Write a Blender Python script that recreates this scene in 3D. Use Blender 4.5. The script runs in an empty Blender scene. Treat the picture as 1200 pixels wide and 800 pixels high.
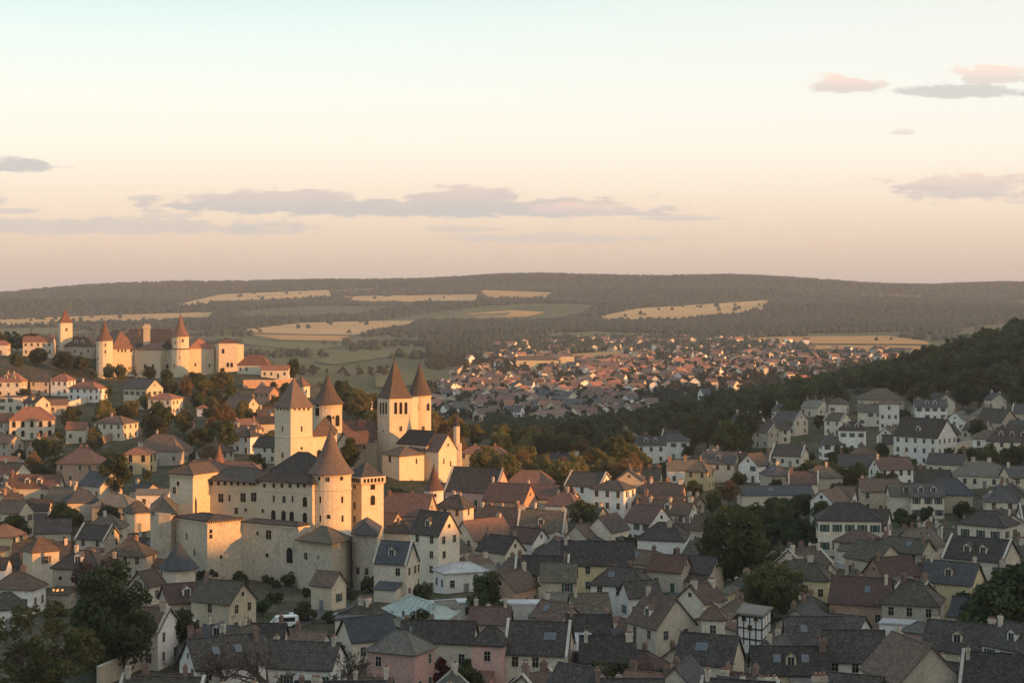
import bpy, math, random
import numpy as np
from mathutils import Vector, Matrix
R = math.radians
rng = random.Random(7)
nrg = np.random.default_rng(7)
sc = bpy.context.scene
COL = sc.collection
F = 2240.0          # focal length in photo pixels (1200 wide)
HZ = 335.0          # photo row of the horizon
ZC = 104.0          # camera height over the valley floor

# ------------------------------------------------------------ camera
cam = bpy.data.cameras.new('camera')
cam.sensor_width = 36.0
cam.lens = 36.0 * F / 1200.0
cam.shift_y = -(400 - HZ) / 1200.0
cam.clip_start = 1.0
cam.clip_end = 90000
camo = bpy.data.objects.new('camera', cam)
COL.objects.link(camo)
camo.location = (0, 0, ZC)
camo.rotation_euler = (R(90), 0, 0)
sc.camera = camo

# ------------------------------------------------------------ sun and sky
SUN_AZ = 60.0       # degrees to the right of straight-behind
SUN_EL = 7.5
sdir = Vector((math.sin(R(SUN_AZ)) * math.cos(R(SUN_EL)), -math.cos(R(SUN_AZ)) * math.cos(R(SUN_EL)), math.sin(R(SUN_EL))))
sl = bpy.data.lights.new('sun', 'SUN')
sl.energy = 4.3
sl.angle = R(0.6)
sl.color = (1.0, 0.40, 0.095)
so = bpy.data.objects.new('sun', sl)
COL.objects.link(so)
so.rotation_euler = sdir.to_track_quat('Z', 'Y').to_euler()
so.location = (200, -100, 400)

def make_world():
    w = bpy.data.worlds.new('World')
    sc.world = w
    w.use_nodes = True
    nt = w.node_tree
    nt.nodes.clear()
    N = nt.nodes.new
    L = nt.links.new
    out = N('ShaderNodeOutputWorld')
    bg = N('ShaderNodeBackground')
    L(bg.outputs[0], out.inputs[0])
    sky = N('ShaderNodeTexSky')
    sky.sky_type = 'NISHITA'
    sky.sun_disc = False
    sky.sun_elevation = R(SUN_EL)
    sky.sun_rotation = math.atan2(sdir.x, sdir.y)
    sky.air_density = 1.0
    sky.dust_density = 1.5
    def math_(op, a, b=None, c=None):
        n = N('ShaderNodeMath'); n.operation = op
        for i, v in enumerate((a, b, c)):
            if v is None: continue
            if isinstance(v, (int, float)): n.inputs[i].default_value = v
            else: L(v, n.inputs[i])
        return n.outputs[0]
    def mix(fac, a, b, bt='MIX'):
        n = N('ShaderNodeMix'); n.data_type = 'RGBA'; n.blend_type = bt
        for s, v in ((n.inputs[0], fac), (n.inputs[6], a), (n.inputs[7], b)):
            if isinstance(v, (int, float)): s.default_value = v
            elif isinstance(v, tuple): s.default_value = v + (1,)
            else: L(v, s)
        return n.outputs[2]
    tc = N('ShaderNodeTexCoord')
    sep = N('ShaderNodeSeparateXYZ')
    L(tc.outputs['Generated'], sep.inputs[0])
    x, y, z = sep.outputs
    # gradient of the evening sky by elevation (sin of elevation)
    ramp = N('ShaderNodeValToRGB')
    stops = [(0.0, (.46, .37, .30)), (0.008, (.52, .41, .325)), (0.022, (.61, .475, .37)), (0.045, (.71, .585, .465)), (0.070, (.75, .685, .585)),
             (0.100, (.71, .71, .645)), (0.128, (.63, .70, .66)), (0.150, (.53, .66, .645)), (0.30, (.36, .47, .53)), (1.0, (.23, .32, .40))]
    el = ramp.color_ramp.elements
    el[0].position = stops[0][0]; el[0].color = stops[0][1] + (1,)
    el[1].position = stops[-1][0]; el[1].color = stops[-1][1] + (1,)
    for p, c in stops[1:-1]:
        e = el.new(p); e.color = c + (1,)
    L(z, ramp.inputs[0])
    # towards the right (sun side) the upper sky is paler and warmer
    warm = N('ShaderNodeMapRange'); L(x, warm.inputs[0])
    warm.inputs[1].default_value = -0.12; warm.inputs[2].default_value = 0.30
    warm.inputs[3].default_value = 0.0; warm.inputs[4].default_value = 0.75
    zr = N('ShaderNodeMapRange'); L(z, zr.inputs[0])
    zr.inputs[1].default_value = 0.04; zr.inputs[2].default_value = 0.13
    wm = math_('MULTIPLY', warm.outputs[0], zr.outputs[0])
    col = mix(wm, ramp.outputs[0], (.70, .665, .615))
    nis = mix(1.0, sky.outputs[0], (.09, .09, .09), 'MULTIPLY')
    col = mix(0.12, col, nis)
    # clouds: long flat evening banks, by direction; u right, v up
    ys = math_('MAXIMUM', y, 0.05)
    u = math_('DIVIDE', x, ys)
    v = math_('DIVIDE', z, ys)
    cmb = N('ShaderNodeCombineXYZ')
    L(math_('MULTIPLY', u, 1.0), cmb.inputs[0]); L(math_('MULTIPLY', v, 3.2), cmb.inputs[1])
    n1 = N('ShaderNodeTexNoise'); n1.inputs['Scale'].default_value = 55; n1.inputs['Detail'].default_value = 7; n1.inputs['Roughness'].default_value = .62
    L(cmb.outputs[0], n1.inputs[0])
    n2 = N('ShaderNodeTexNoise'); n2.inputs['Scale'].default_value = 9; n2.inputs['Detail'].default_value = 3
    L(cmb.outputs[0], n2.inputs[0])
    nz = math_('ADD', math_('MULTIPLY', math_('SUBTRACT', n1.outputs[0], .5), 2.8), math_('MULTIPLY', math_('SUBTRACT', n2.outputs[0], .5), 1.0))
    # px, py, half width, half height, strength, pinkness
    clouds = [(330, 241, 130, 11, 1.0, .25), (470, 247, 150, 9, .95, .15), (545, 236, 60, 13, 1.0, .35), (610, 245, 140, 10, 1.0, .2),
              (690, 248, 70, 7, .8, .6), (795, 256, 45, 3.5, .7, .3), (120, 267, 200, 8, .62, 0), (20, 197, 48, 9, .9, 0), (15, 248, 30, 3, .6, 0),
              (210, 253, 35, 3, .5, .1), (165, 233, 16, 3, .6, .2), (660, 280, 110, 5, .5, .1), (540, 269, 40, 3, .5, 0), (300, 272, 60, 4, .5, 0),
              (988, 101, 44, 10, .8, 1.0), (1125, 109, 75, 6, .75, 0.0), (1170, 90, 45, 9, .7, 1.0), (1060, 156, 13, 3, .5, .4),
              (1135, 221, 85, 15, .85, .55), (1075, 219, 36, 4, .6, .5), (1195, 236, 30, 4, .5, .5), (1290, 215, 90, 12, .8, .4), (-90, 235, 80, 9, .8, .1)]
    for (px, py, a, b, st, pk) in clouds:
        u0 = (px - 600) / F; v0 = (HZ - py) / F
        du = math_('MULTIPLY', math_('SUBTRACT', u, u0), F / (a * 1.1))
        dv = math_('MULTIPLY', math_('SUBTRACT', v, v0), F / (b * 1.35))
        below = math_('MULTIPLY', math_('LESS_THAN', dv, 0.0), 0.55)          # flatter bases
        dv2 = math_('MULTIPLY', dv, math_('ADD', below, 1.0))
        d = math_('SQRT', math_('ADD', math_('MULTIPLY', du, du), math_('MULTIPLY', dv2, dv2)))
        d = math_('ADD', d, nz)
        mr = N('ShaderNodeMapRange'); mr.interpolation_type = 'SMOOTHSTEP'
        L(d, mr.inputs[0])
        mr.inputs[1].default_value = 1.25; mr.inputs[2].default_value = 0.75
        mr.inputs[3].default_value = 0; mr.inputs[4].default_value = st * .95
        m = math_('MULTIPLY', mr.outputs[0], math_('GREATER_THAN', y, 0.1))
        tint = N('ShaderNodeMapRange'); L(dv, tint.inputs[0])
        tint.inputs[1].default_value = -.3; tint.inputs[2].default_value = .9
        tint.inputs[3].default_value = pk * .3; tint.inputs[4].default_value = min(1.0, pk * 1.3)
        ccol = mix(tint.outputs[0], (.39, .38, .365), (.70, .50, .41))
        col = mix(m, col, ccol)
    L(col, bg.inputs[0])
    bg.inputs[1].default_value = 1.0
make_world()

sc.view_settings.view_transform = 'Standard'
sc.view_settings.look = 'None'
sc.view_settings.exposure = 0.64
sc.view_settings.gamma = 1.0
cy = sc.cycles
cy.use_denoising = True
cy.max_bounces = 4
cy.diffuse_bounces = 2
cy.glossy_bounces = 2
cy.transmission_bounces = 3
cy.volume_bounces = 0
cy.transparent_max_bounces = 4
cy.use_adaptive_sampling = True
cy.adaptive_threshold = 0.02

# ------------------------------------------------------------ terrain heights
def zat(py, Y): return ZC - (py - HZ) * Y / F
def xat(px, Y): return (px - 600) / F * Y
CP = []
for px, py, Y in [
    (130, 445, 930), (45, 412, 965), (96, 414, 955), (3, 410, 965), (300, 431, 925), (325, 440, 905), (200, 443, 930), (280, 440, 930), (0, 433, 905), (60, 418, 980), (330, 442, 900), (400, 462, 880),
    (100, 500, 740), (300, 505, 700), (210, 490, 760), (60, 562, 620), (0, 522, 700), (-60, 480, 790), (430, 548, 580), (350, 560, 540), (520, 560, 600),
    (480, 500, 760), (560, 532, 740), (650, 545, 740), (600, 556, 650),
    (750, 542, 700), (800, 514, 800), (850, 503, 850), (1000, 502, 800), (1100, 522, 720), (1190, 484, 820), (1000, 474, 900), (1150, 464, 900), (900, 486, 900),
    (1200, 392, 1200), (1080, 432, 1150), (960, 462, 1100), (800, 494, 1050), (680, 514, 1000), (1250, 460, 860),
    (0, 700, 385), (150, 690, 390), (300, 690, 408), (350, 692, 417), (412, 699, 416), (300, 682, 424), (300, 640, 470), (100, 620, 500), (450, 700, 385), (600, 700, 380), (800, 700, 380), (1000, 700, 380), (1180, 700, 380),
    (0, 800, 290), (200, 800, 298), (400, 800, 298), (600, 800, 299), (800, 800, 299), (1000, 800, 296), (1200, 800, 290),
    (600, 620, 487), (800, 620, 487), (1000, 620, 480), (1190, 620, 470), (700, 580, 567), (900, 575, 570), (1100, 575, 550), (800, 550, 650), (1000, 545, 650), (1200, 560, 560), (500, 640, 455), (420, 600, 500)]:
    CP.append((xat(px, Y), Y, zat(py, Y)))
CP += [(0, 0, 100), (0, -300, 104), (-200, 0, 96), (-400, 100, 70), (150, 0, 106), (0, 120, 70), (-120, 150, 60), (120, 130, 72), (90, 230, 48), (-90, 230, 45),
       (240, 100, 108), (330, 100, 118), (350, 165, 111), (350, 300, 94), (350, 400, 88), (300, 500, 84), (350, 606, 98), (250, 420, 64), (450, 800, 118), (600, 1000, 138), (600, 400, 118),
       (600, 1300, 112), (450, 1320, 78), (420, 1150, 96), (800, 1000, 140), (800, 400, 130), (800, 1500, 96), (600, 1600, 40), (800, 0, 125), (800, -300, 125), (1200, 600, 135), (1200, 1600, 60), (1200, 0, 130),
       (-170, 1130, 34), (-60, 1000, 24), (20, 900, 16), (-300, 1150, 40), (-450, 900, 62), (-500, 600, 44), (-500, 300, 44), (-800, 500, 40), (-800, 1000, 44), (-800, -200, 60),
       (60, 1150, 5), (150, 1250, 8), (250, 1350, 14), (350, 1500, 8), (0, 1350, 1), (-200, 1400, 3), (-500, 1400, 5), (-1200, 1400, 4), (-1200, 600, 20),
       (0, 1600, 0), (300, 1700, 0), (-400, 1700, 0), (700, 1800, 8), (-1200, 1700, 0), (1200, 1900, 10), (-1500, 0, 40), (-1500, 1700, 0), (1600, 800, 110)]
CP = np.array(CP, float)
def _tps():
    n = len(CP); S = 1000.0
    P = CP[:, :2] / S
    d = np.linalg.norm(P[:, None] - P[None], axis=2)
    K = np.where(d > 0, d * d * np.log(d + 1e-12), 0) + np.eye(n) * 4e-4
    A = np.zeros((n + 3, n + 3)); A[:n, :n] = K; A[:n, n] = 1; A[:n, n + 1:] = P; A[n, :n] = 1; A[n + 1:, :n] = P.T
    b = np.zeros(n + 3); b[:n] = CP[:, 2]
    return np.linalg.solve(A, b), P, S
TW, TP, TS = _tps()
def sstep(a, b, x):
    t = np.clip((x - a) / (b - a), 0, 1); return t * t * (3 - 2 * t)
def near_h(x, y):
    xx = np.clip(x, -1500, 1600) / TS; yy = np.clip(y, -300, 1900) / TS
    d2 = (xx[..., None] - TP[:, 0]) ** 2 + (yy[..., None] - TP[:, 1]) ** 2
    k = 0.5 * d2 * np.log(d2 + 1e-12)
    return k @ TW[:len(TP)] + TW[len(TP)] + TW[len(TP) + 1] * xx + TW[len(TP) + 2] * yy
CREST_X = np.array([-6000, -3300, -2000, -1680, -1320, -660, 0, 830, 1320, 1650, 2000, 6000], float)
CREST_Z = np.array([25, 30, 56, 80, 104, 112, 122, 127, 112, 97, 96, 90], float)
def far_h(x, y):
    cr = np.interp(x, CREST_X, CREST_Z) + 5 * np.sin(x / 310.0) + 3 * np.sin(x / 137.0 + 1)
    base = np.where(y < 6500, np.interp(y, [3700, 4300, 5000, 6500], [0, 4, 27, 80]), 0)
    lat = np.clip(cr / 135.0, .25, 1.1)
    up = 80 * lat + (cr - 80 * lat) * sstep(6500, 7400, y)
    dn = cr * (1 - sstep(7500, 9800, y))
    z = np.where(y < 6500, base * lat, np.where(y < 7450, up, dn))
    und = 8.5 * np.sin(y / 165.0 + 1.6 * np.sin(x / 640.0) + .5 * np.sin(x / 190.0)) + 5.5 * np.sin(x / 420.0 + y / 900.0) + 4 * np.sin(x / 230.0 - y / 410.0 + 2) + 3.5 * np.sin(y / 260.0 + x / 700)
    return z + und * sstep(4200, 5200, y) * (1 - sstep(7000, 9500, y))
def terr(x, y):
    x = np.asarray(x, float); y = np.asarray(y, float)
    w = sstep(1400, 1850, y)
    n = near_h(x, np.minimum(y, 1900))
    n = np.clip(n, -1.5, 165)
    return n * (1 - w) + far_h(x, y) * w
YS = np.geomspace(150, 9000, 900)
def ground(px, py, h=0.0, ymin=150):
    """the point on the ground whose point h above it is seen at photo pixel px, py"""
    zr = ZC - (py - HZ) * YS / F
    xr = (px - 600) / F * YS
    t = terr(xr, YS) + h - zr
    idx = np.nonzero((t >= 0) & (YS >= ymin))[0]
    if len(idx) == 0: return None
    i = idx[0]
    if i == 0 or YS[i - 1] < ymin: Y = YS[i]
    else:
        a, b = t[i - 1], t[i]; Y = YS[i - 1] + (YS[i] - YS[i - 1]) * (-a) / (b - a)
    X = (px - 600) / F * Y
    return X, Y, float(terr(X, Y))
def to_px(x, y, z): return 600 + F * x / y, HZ - F * (z - ZC) / y

# ------------------------------------------------------------ mesh helpers
class MB:
    def __init__(s): s.v = []; s.f = []; s.m = []
    def add(s, vs, fs, mi=0):
        o = len(s.v); s.v.extend(vs); s.f.extend([tuple(i + o for i in f) for f in fs]); s.m.extend([mi] * len(fs))
    def box(s, x0, x1, y0, y1, z0, z1, mi=0):
        s.add([(x0, y0, z0), (x1, y0, z0), (x1, y1, z0), (x0, y1, z0), (x0, y0, z1), (x1, y0, z1), (x1, y1, z1), (x0, y1, z1)],
              [(3, 2, 1, 0), (4, 5, 6, 7), (0, 1, 5, 4), (1, 2, 6, 5), (2, 3, 7, 6), (3, 0, 4, 7)], mi)
    def prism(s, pts, z0, z1, mi=0, top=None):
        n = len(pts)
        a = sum(pts[i][0] * pts[(i + 1) % n][1] - pts[(i + 1) % n][0] * pts[i][1] for i in range(n))
        if a < 0: pts = pts[::-1]
        tp = pts if top is None else top
        s.add([(x, y, z0) for x, y in pts] + [(x, y, z1) for x, y in tp],
              [tuple(range(n - 1, -1, -1)), tuple(range(n, 2 * n))] + [(i, (i + 1) % n, n + (i + 1) % n, n + i) for i in range(n)], mi)
    def lathe(s, prof, n=20, cx=0, cy=0, mi=0, a0=0):
        o = []; k = len(prof)
        for r, z in prof:
            for i in range(n):
                a = a0 + 2 * math.pi * i / n
                o.append((cx + r * math.cos(a), cy + r * math.sin(a), z))
        fs = []
        for j in range(k - 1):
            for i in range(n):
                fs.append((j * n + i, j * n + (i + 1) % n, (j + 1) * n + (i + 1) % n, (j + 1) * n + i))
        fs.append(tuple(range(n - 1, -1, -1))); fs.append(tuple((k - 1) * n + i for i in range(n)))
        s.add(o, fs, mi)
    def patch(s, a, b, c, d, nu=5, nv=3, jit=0.05, th=0.16, mi=0):
        """uneven roof slope a-b (eave) to d-c (ridge) with a skirt of thickness th"""
        o = []
        for j in range(nv + 1):
            v = j / nv
            for i in range(nu + 1):
                u = i / nu
                p = [(a[k] * (1 - u) + b[k] * u) * (1 - v) + (d[k] * (1 - u) + c[k] * u) * v for k in range(3)]
                jj = jit * (1.0 if 0 < v < 1 else .5)
                p[2] += rng.uniform(-jj, jj)
                o.append(tuple(p))
        nn = len(o); W = nu + 1
        fs = [(j * W + i, j * W + i + 1, (j + 1) * W + i + 1, (j + 1) * W + i) for j in range(nv) for i in range(nu)]
        border = [i for i in range(nu + 1)] + [j * W + nu for j in range(1, nv + 1)] + [nv * W + i for i in range(nu - 1, -1, -1)] + [j * W for j in range(nv - 1, 0, -1)]
        for i in border: o.append((o[i][0], o[i][1], o[i][2] - th))
        nb = len(border)
        for i in range(nb):
            j = (i + 1) % nb
            fs.append((border[j], border[i], nn + i, nn + j))
        fs.append(tuple(nn + i for i in range(nb - 1, -1, -1)))
        s.add(o, fs, mi)
    def tube(s, p, q, r0, r1, n=6, mi=0):
        p = Vector(p); q = Vector(q); d = (q - p)
        if d.length < 1e-6: return
        d.normalize(); a = d.orthogonal().normalized(); b = d.cross(a)
        o = [tuple(p + (a * math.cos(t) + b * math.sin(t)) * r0) for t in [2 * math.pi * i / n for i in range(n)]]
        o += [tuple(q + (a * math.cos(t) + b * math.sin(t)) * r1) for t in [2 * math.pi * i / n for i in range(n)]]
        s.add(o, [(i, (i + 1) % n, n + (i + 1) % n, n + i) for i in range(n)] + [tuple(range(n, 2 * n))], mi)
    def mesh(s, name, mats, smooth=False):
        me = bpy.data.meshes.new(name)
        me.from_pydata(s.v, [], s.f)
        for m in (mats if isinstance(mats, (list, tuple)) else [mats]): me.materials.append(m)
        if any(s.m): me.polygons.foreach_set('material_index', s.m)
        if smooth: me.polygons.foreach_set('use_smooth', [True] * len(s.f))
        me.update()
        return me
    def obj(s, name, mats, parent=None, loc=None, smooth=False):
        return link(name, s.mesh(name, mats, smooth), parent, loc)
def link(name, data, parent=None, loc=None, rz=0.0):
    o = bpy.data.objects.new(name, data)
    COL.objects.link(o)
    if parent is not None: o.parent = parent
    if loc is not None: o.location = loc
    if rz: o.rotation_euler = (0, 0, rz)
    return o
def tag(o, label=None, cat=None, group=None, kind=None):
    if label: o['label'] = label
    if cat: o['category'] = cat
    if group: o['group'] = group
    if kind: o['kind'] = kind
    return o
def np_mesh(name, V, Q, mats, midx=None):
    """numpy vertices and equal-sized faces"""
    me = bpy.data.meshes.new(name)
    k = Q.shape[1]
    me.vertices.add(len(V)); me.vertices.foreach_set('co', np.ascontiguousarray(V, np.float32).ravel())
    me.loops.add(Q.size); me.loops.foreach_set('vertex_index', np.ascontiguousarray(Q, np.int32).ravel())
    me.polygons.add(len(Q)); me.polygons.foreach_set('loop_start', np.arange(0, Q.size, k, dtype=np.int32))
    me.polygons.foreach_set('loop_total', np.full(len(Q), k, np.int32))
    for m in (mats if isinstance(mats, (list, tuple)) else [mats]): me.materials.append(m)
    if midx is not None: me.polygons.foreach_set('material_index', np.ascontiguousarray(midx, np.int32))
    me.update(calc_edges=True); me.validate()
    return me

# ------------------------------------------------------------ materials
MAT = {}
def nodes(name):
    m = bpy.data.materials.new(name); m.use_nodes = True
    nt = m.node_tree
    b = nt.nodes.get('Principled BSDF')
    return m, nt, b
def mat(name, c1, c2=None, scale=1.2, rough=.9, spec=.2, stretch=(1, 1, 1), var=.12, c3=None, fine=9.0, metal=0.0, bump=.0, lo=.54, mott=(.72, 1.25)):
    """weathered surface: two tones through large noise, fine mottling, per-object brightness variation, optional blotches c3"""
    if c2 is None: c2 = tuple(v * .8 for v in c1)
    m, nt, b = nodes(name)
    N = nt.nodes.new; L = nt.links.new
    tc = N('ShaderNodeTexCoord'); mp = N('ShaderNodeMapping'); mp.inputs['Scale'].default_value = stretch
    oi = N('ShaderNodeObjectInfo')
    off = N('ShaderNodeVectorMath'); off.operation = 'MULTIPLY_ADD'
    cb = N('ShaderNodeCombineXYZ')
    for i in range(3): L(oi.outputs['Random'], cb.inputs[i])
    off.inputs[1].default_value = (57, 31, 83)
    L(cb.outputs[0], off.inputs[0]); L(tc.outputs['Object'], off.inputs[2])
    L(off.outputs[0], mp.inputs[0])
    n1 = N('ShaderNodeTexNoise'); n1.inputs['Scale'].default_value = scale * .35; n1.inputs['Detail'].default_value = 6; n1.inputs['Roughness'].default_value = .65
    L(mp.outputs[0], n1.inputs[0])
    n2 = N('ShaderNodeTexNoise'); n2.inputs['Scale'].default_value = scale * fine * .35; n2.inputs['Detail'].default_value = 4
    L(mp.outputs[0], n2.inputs[0])
    r1 = N('ShaderNodeMapRange'); r1.inputs[1].default_value = .35; r1.inputs[2].default_value = .65; L(n1.outputs[0], r1.inputs[0])
    mx = N('ShaderNodeMix'); mx.data_type = 'RGBA'; L(r1.outputs[0], mx.inputs[0])
    mx.inputs[6].default_value = c1 + (1,); mx.inputs[7].default_value = c2 + (1,)
    colr = mx.outputs[2]
    if c3 is not None:
        n3 = N('ShaderNodeTexNoise'); n3.inputs['Scale'].default_value = scale * 1.1; n3.inputs['Detail'].default_value = 5; n3.inputs['Roughness'].default_value = .7
        L(mp.outputs[0], n3.inputs[0])
        r3 = N('ShaderNodeMapRange'); r3.inputs[1].default_value = lo; r3.inputs[2].default_value = lo + .14; r3.inputs[4].default_value = .8; L(n3.outputs[0], r3.inputs[0])
        m3 = N('ShaderNodeMix'); m3.data_type = 'RGBA'; L(r3.outputs[0], m3.inputs[0]); L(colr, m3.inputs[6]); m3.inputs[7].default_value = c3 + (1,)
        colr = m3.outputs[2]
    rv = N('ShaderNodeMapRange'); L(n2.outputs[0], rv.inputs[0]); rv.inputs[1].default_value = .3; rv.inputs[2].default_value = .7; rv.inputs[3].default_value = mott[0]; rv.inputs[4].default_value = mott[1]
    ro = N('ShaderNodeMapRange'); L(oi.outputs['Random'], ro.inputs[0]); ro.inputs[3].default_value = 1 - var; ro.inputs[4].default_value = 1 + var
    mu = N('ShaderNodeMath'); mu.operation = 'MULTIPLY'; L(rv.outputs[0], mu.inputs[0]); L(ro.outputs[0], mu.inputs[1])
    hs = N('ShaderNodeVectorMath'); hs.operation = 'SCALE'; L(colr, hs.inputs[0]); L(mu.outputs[0], hs.inputs['Scale'])
    L(hs.outputs[0], b.inputs['Base Color'])
    b.inputs['Roughness'].default_value = rough; b.inputs['Specular IOR Level'].default_value = spec; b.inputs['Metallic'].default_value = metal
    if bump:
        bp = N('ShaderNodeBump'); bp.inputs['Strength'].default_value = bump; bp.inputs['Distance'].default_value = .15
        L(n2.outputs[0], bp.inputs['Height']); L(bp.outputs[0], b.inputs['Normal'])
    MAT[name] = m
    return m
def plain(name, c, rough=.6, spec=.3, emit=None, metal=0.0):
    m, nt, b = nodes(name)
    b.inputs['Base Color'].default_value = c + (1,); b.inputs['Roughness'].default_value = rough; b.inputs['Specular IOR Level'].default_value = spec
    b.inputs['Metallic'].default_value = metal
    if emit:
        b.inputs['Emission Color'].default_value = c + (1,); b.inputs['Emission Strength'].default_value = emit
    MAT[name] = m
    return m
# walls
for nm, c1, c2, c3 in [('cream', (.68, .60, .47), (.58, .50, .39), (.42, .36, .28)), ('white', (.80, .77, .71), (.70, .66, .60), None), ('stone', (.50, .44, .35), (.40, .345, .27), (.28, .24, .19)),
                       ('yellow', (.64, .53, .31), (.54, .44, .26), None), ('pink', (.60, .37, .31), (.50, .31, .26), None), ('brick', (.46, .30, .21), (.36, .24, .17), (.25, .17, .13)),
                       ('grey', (.56, .53, .48), (.46, .43, .39), (.26, .24, .21)), ('tan', (.58, .49, .36), (.48, .40, .29), (.34, .28, .21)), ('castle', (.62, .53, .39), (.56, .475, .345), (.49, .41, .30))]:
    mat('wall_' + nm, c1, c2, scale=.8, rough=.95, spec=.1, stretch=(1, 1, .7), var=.13, c3=(tuple(.5 * (u + v) for u, v in zip(c2, c3)) if c3 else None), bump=.1, lo=.57, mott=(.83, 1.13))
mat('wall_rampart', (.55, .475, .36), (.47, .40, .305), scale=.55, rough=.95, spec=.1, stretch=(1, 1, .55), var=.06, c3=(.36, .315, .25), bump=.3, lo=.52, mott=(.78, 1.16), fine=12)
# roofs
for nm, c1, c2, c3 in [('dark', (.056, .048, .043), (.036, .031, .029), (.11, .096, .078)), ('slate', (.072, .070, .072), (.048, .047, .049), (.12, .11, .092)), ('slateblue', (.062, .069, .079), (.045, .050, .058), (.095, .093, .088)),
                       ('brown', (.120, .080, .060), (.080, .055, .044), (.17, .125, .085)), ('red', (.29, .130, .080), (.20, .092, .062), (.17, .11, .08)), ('rust', (.19, .100, .068), (.13, .074, .055), (.10, .075, .06)),
                       ('maroon', (.115, .066, .056), (.080, .050, .045), (.14, .105, .08)), ('grey', (.155, .142, .120), (.105, .098, .085), (.20, .19, .15)), ('orange', (.40, .16, .075), (.30, .12, .065), None),
                       ('mossy', (.092, .078, .058), (.058, .050, .041), (.15, .13, .088)), ('cone', (.125, .090, .070), (.095, .070, .057), (.145, .11, .085))]:
    mat('roof_' + nm, c1, c2, scale=2.0, rough=.85, spec=.25, var=.3, c3=c3, fine=5, bump=.6, lo=.48)
mat('roof_metal', (.45, .45, .45), (.36, .36, .36), scale=.6, rough=.45, spec=.5, var=.1)
mat('roof_copper', (.33, .385, .35), (.27, .325, .30), scale=.5, rough=.6, var=.05)
plain('glass', (.022, .024, .028), .15, .5)
plain('dark_void', (.02, .018, .016), .9, .1)
plain('frame_white', (.52, .48, .41), .6)
plain('frame_stone', (.56, .48, .35), .9, .1)
plain('shutter_green', (.035, .07, .05), .6)
plain('shutter_brown', (.11, .07, .05), .6)
plain('timber', (.045, .035, .03), .8)
mat('chim_brick', (.27, .18, .14), (.19, .13, .105), scale=4, var=.2)
mat('chim_stucco', (.60, .53, .42), (.44, .38, .30), scale=3, var=.2)
plain('pot', (.27, .15, .10), .8)
plain('iron', (.05, .05, .05), .5, .4, metal=.6)
plain('paint_white', (.78, .78, .77), .3, .5)
plain('paint_blue', (.07, .13, .24), .3, .5)
plain('paint_grey', (.2, .21, .22), .3, .5)
plain('paint_red', (.4, .05, .04), .4, .4)
plain('tyre', (.02, .02, .02), .8)
plain('skylight', (.10, .12, .14), .2, .5)
mat('bark', (.10, .075, .055), (.07, .052, .04), scale=3)
mat('verge', (.56, .51, .43), (.42, .38, .32), scale=2, var=.15)

# ------------------------------------------------------------ ground sheet
def ground_material():
    m, nt, b = nodes('ground_cover'); N = nt.nodes.new; L = nt.links.new
    g = N('ShaderNodeNewGeometry')
    def noise(sc_, det=5, ro=.6):
        n = N('ShaderNodeTexNoise'); n.inputs['Scale'].default_value = sc_; n.inputs['Detail'].default_value = det; n.inputs['Roughness'].default_value = ro
        L(g.outputs['Position'], n.inputs[0]); return n.outputs[0]
    def ramp(s, a, bb):
        r = N('ShaderNodeMapRange'); L(s, r.inputs[0]); r.inputs[1].default_value = a; r.inputs[2].default_value = bb; return r.outputs[0]
    def mix(f, a, c):
        n = N('ShaderNodeMix'); n.data_type = 'RGBA'
        L(f, n.inputs[0])
        for s, v in ((n.inputs[6], a), (n.inputs[7], c)):
            if isinstance(v, tuple): s.default_value = v + (1,)
            else: L(v, s)
        return n.outputs[2]
    near = mix(ramp(noise(.05), .42, .58), (.050, .055, .026), (.105, .088, .066))
    near = mix(ramp(noise(.6), .5, .75), near, (.075, .085, .036))
    near = mix(ramp(noise(1.7, 6, .75), .46, .66), near, (.030, .036, .018))
    near = mix(ramp(noise(.35, 6, .75), .56, .64), near, (.17, .145, .11))
    far = mix(ramp(noise(.004), .42, .6), (.070, .082, .036), (.135, .120, .055))
    far = mix(ramp(noise(.03), .5, .7), far, (.045, .058, .026))
    sp = N('ShaderNodeSeparateXYZ'); L(g.outputs['Position'], sp.inputs[0])
    f = ramp(sp.outputs[1], 1000, 1500)
    L(mix(f, near, far), b.inputs['Base Color'])
    b.inputs['Roughness'].default_value = 1; b.inputs['Specular IOR Level'].default_value = .05
    return m
def make_ground():
    xs = list(np.arange(0, 460, 6.0)); d = 6.0
    while xs[-1] < 12500: d *= 1.11; xs.append(xs[-1] + min(d, 700))
    xs = np.array([-v for v in xs[:0:-1]] + xs)
    ys = list(np.arange(-600, 100, 25.0)) + list(np.arange(100, 1300, 6.0)); d = 6.0
    while ys[-1] < 9000: d = min(d * 1.03, 55); ys.append(ys[-1] + d)
    while ys[-1] < 40000: d *= 1.2; ys.append(ys[-1] + d)
    ys = np.array(ys)
    X, Y = np.meshgrid(xs, ys)
    Z = np.concatenate([terr(X[i:i + 20], Y[i:i + 20]) for i in range(0, len(ys), 20)])
    V = np.stack([X, Y, Z], -1).reshape(-1, 3)
    nx = len(xs); ny = len(ys)
    i = np.arange(nx - 1)[None] + (np.arange(ny - 1) * nx)[:, None]
    Q = np.stack([i, i + 1, i + 1 + nx, i + nx], -1).reshape(-1, 4)
    me = np_mesh('ground', V, Q, ground_material())
    me.polygons.foreach_set('use_smooth', [True] * len(Q))
    tag(link('ground', me), kind='structure')
make_ground()

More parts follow.
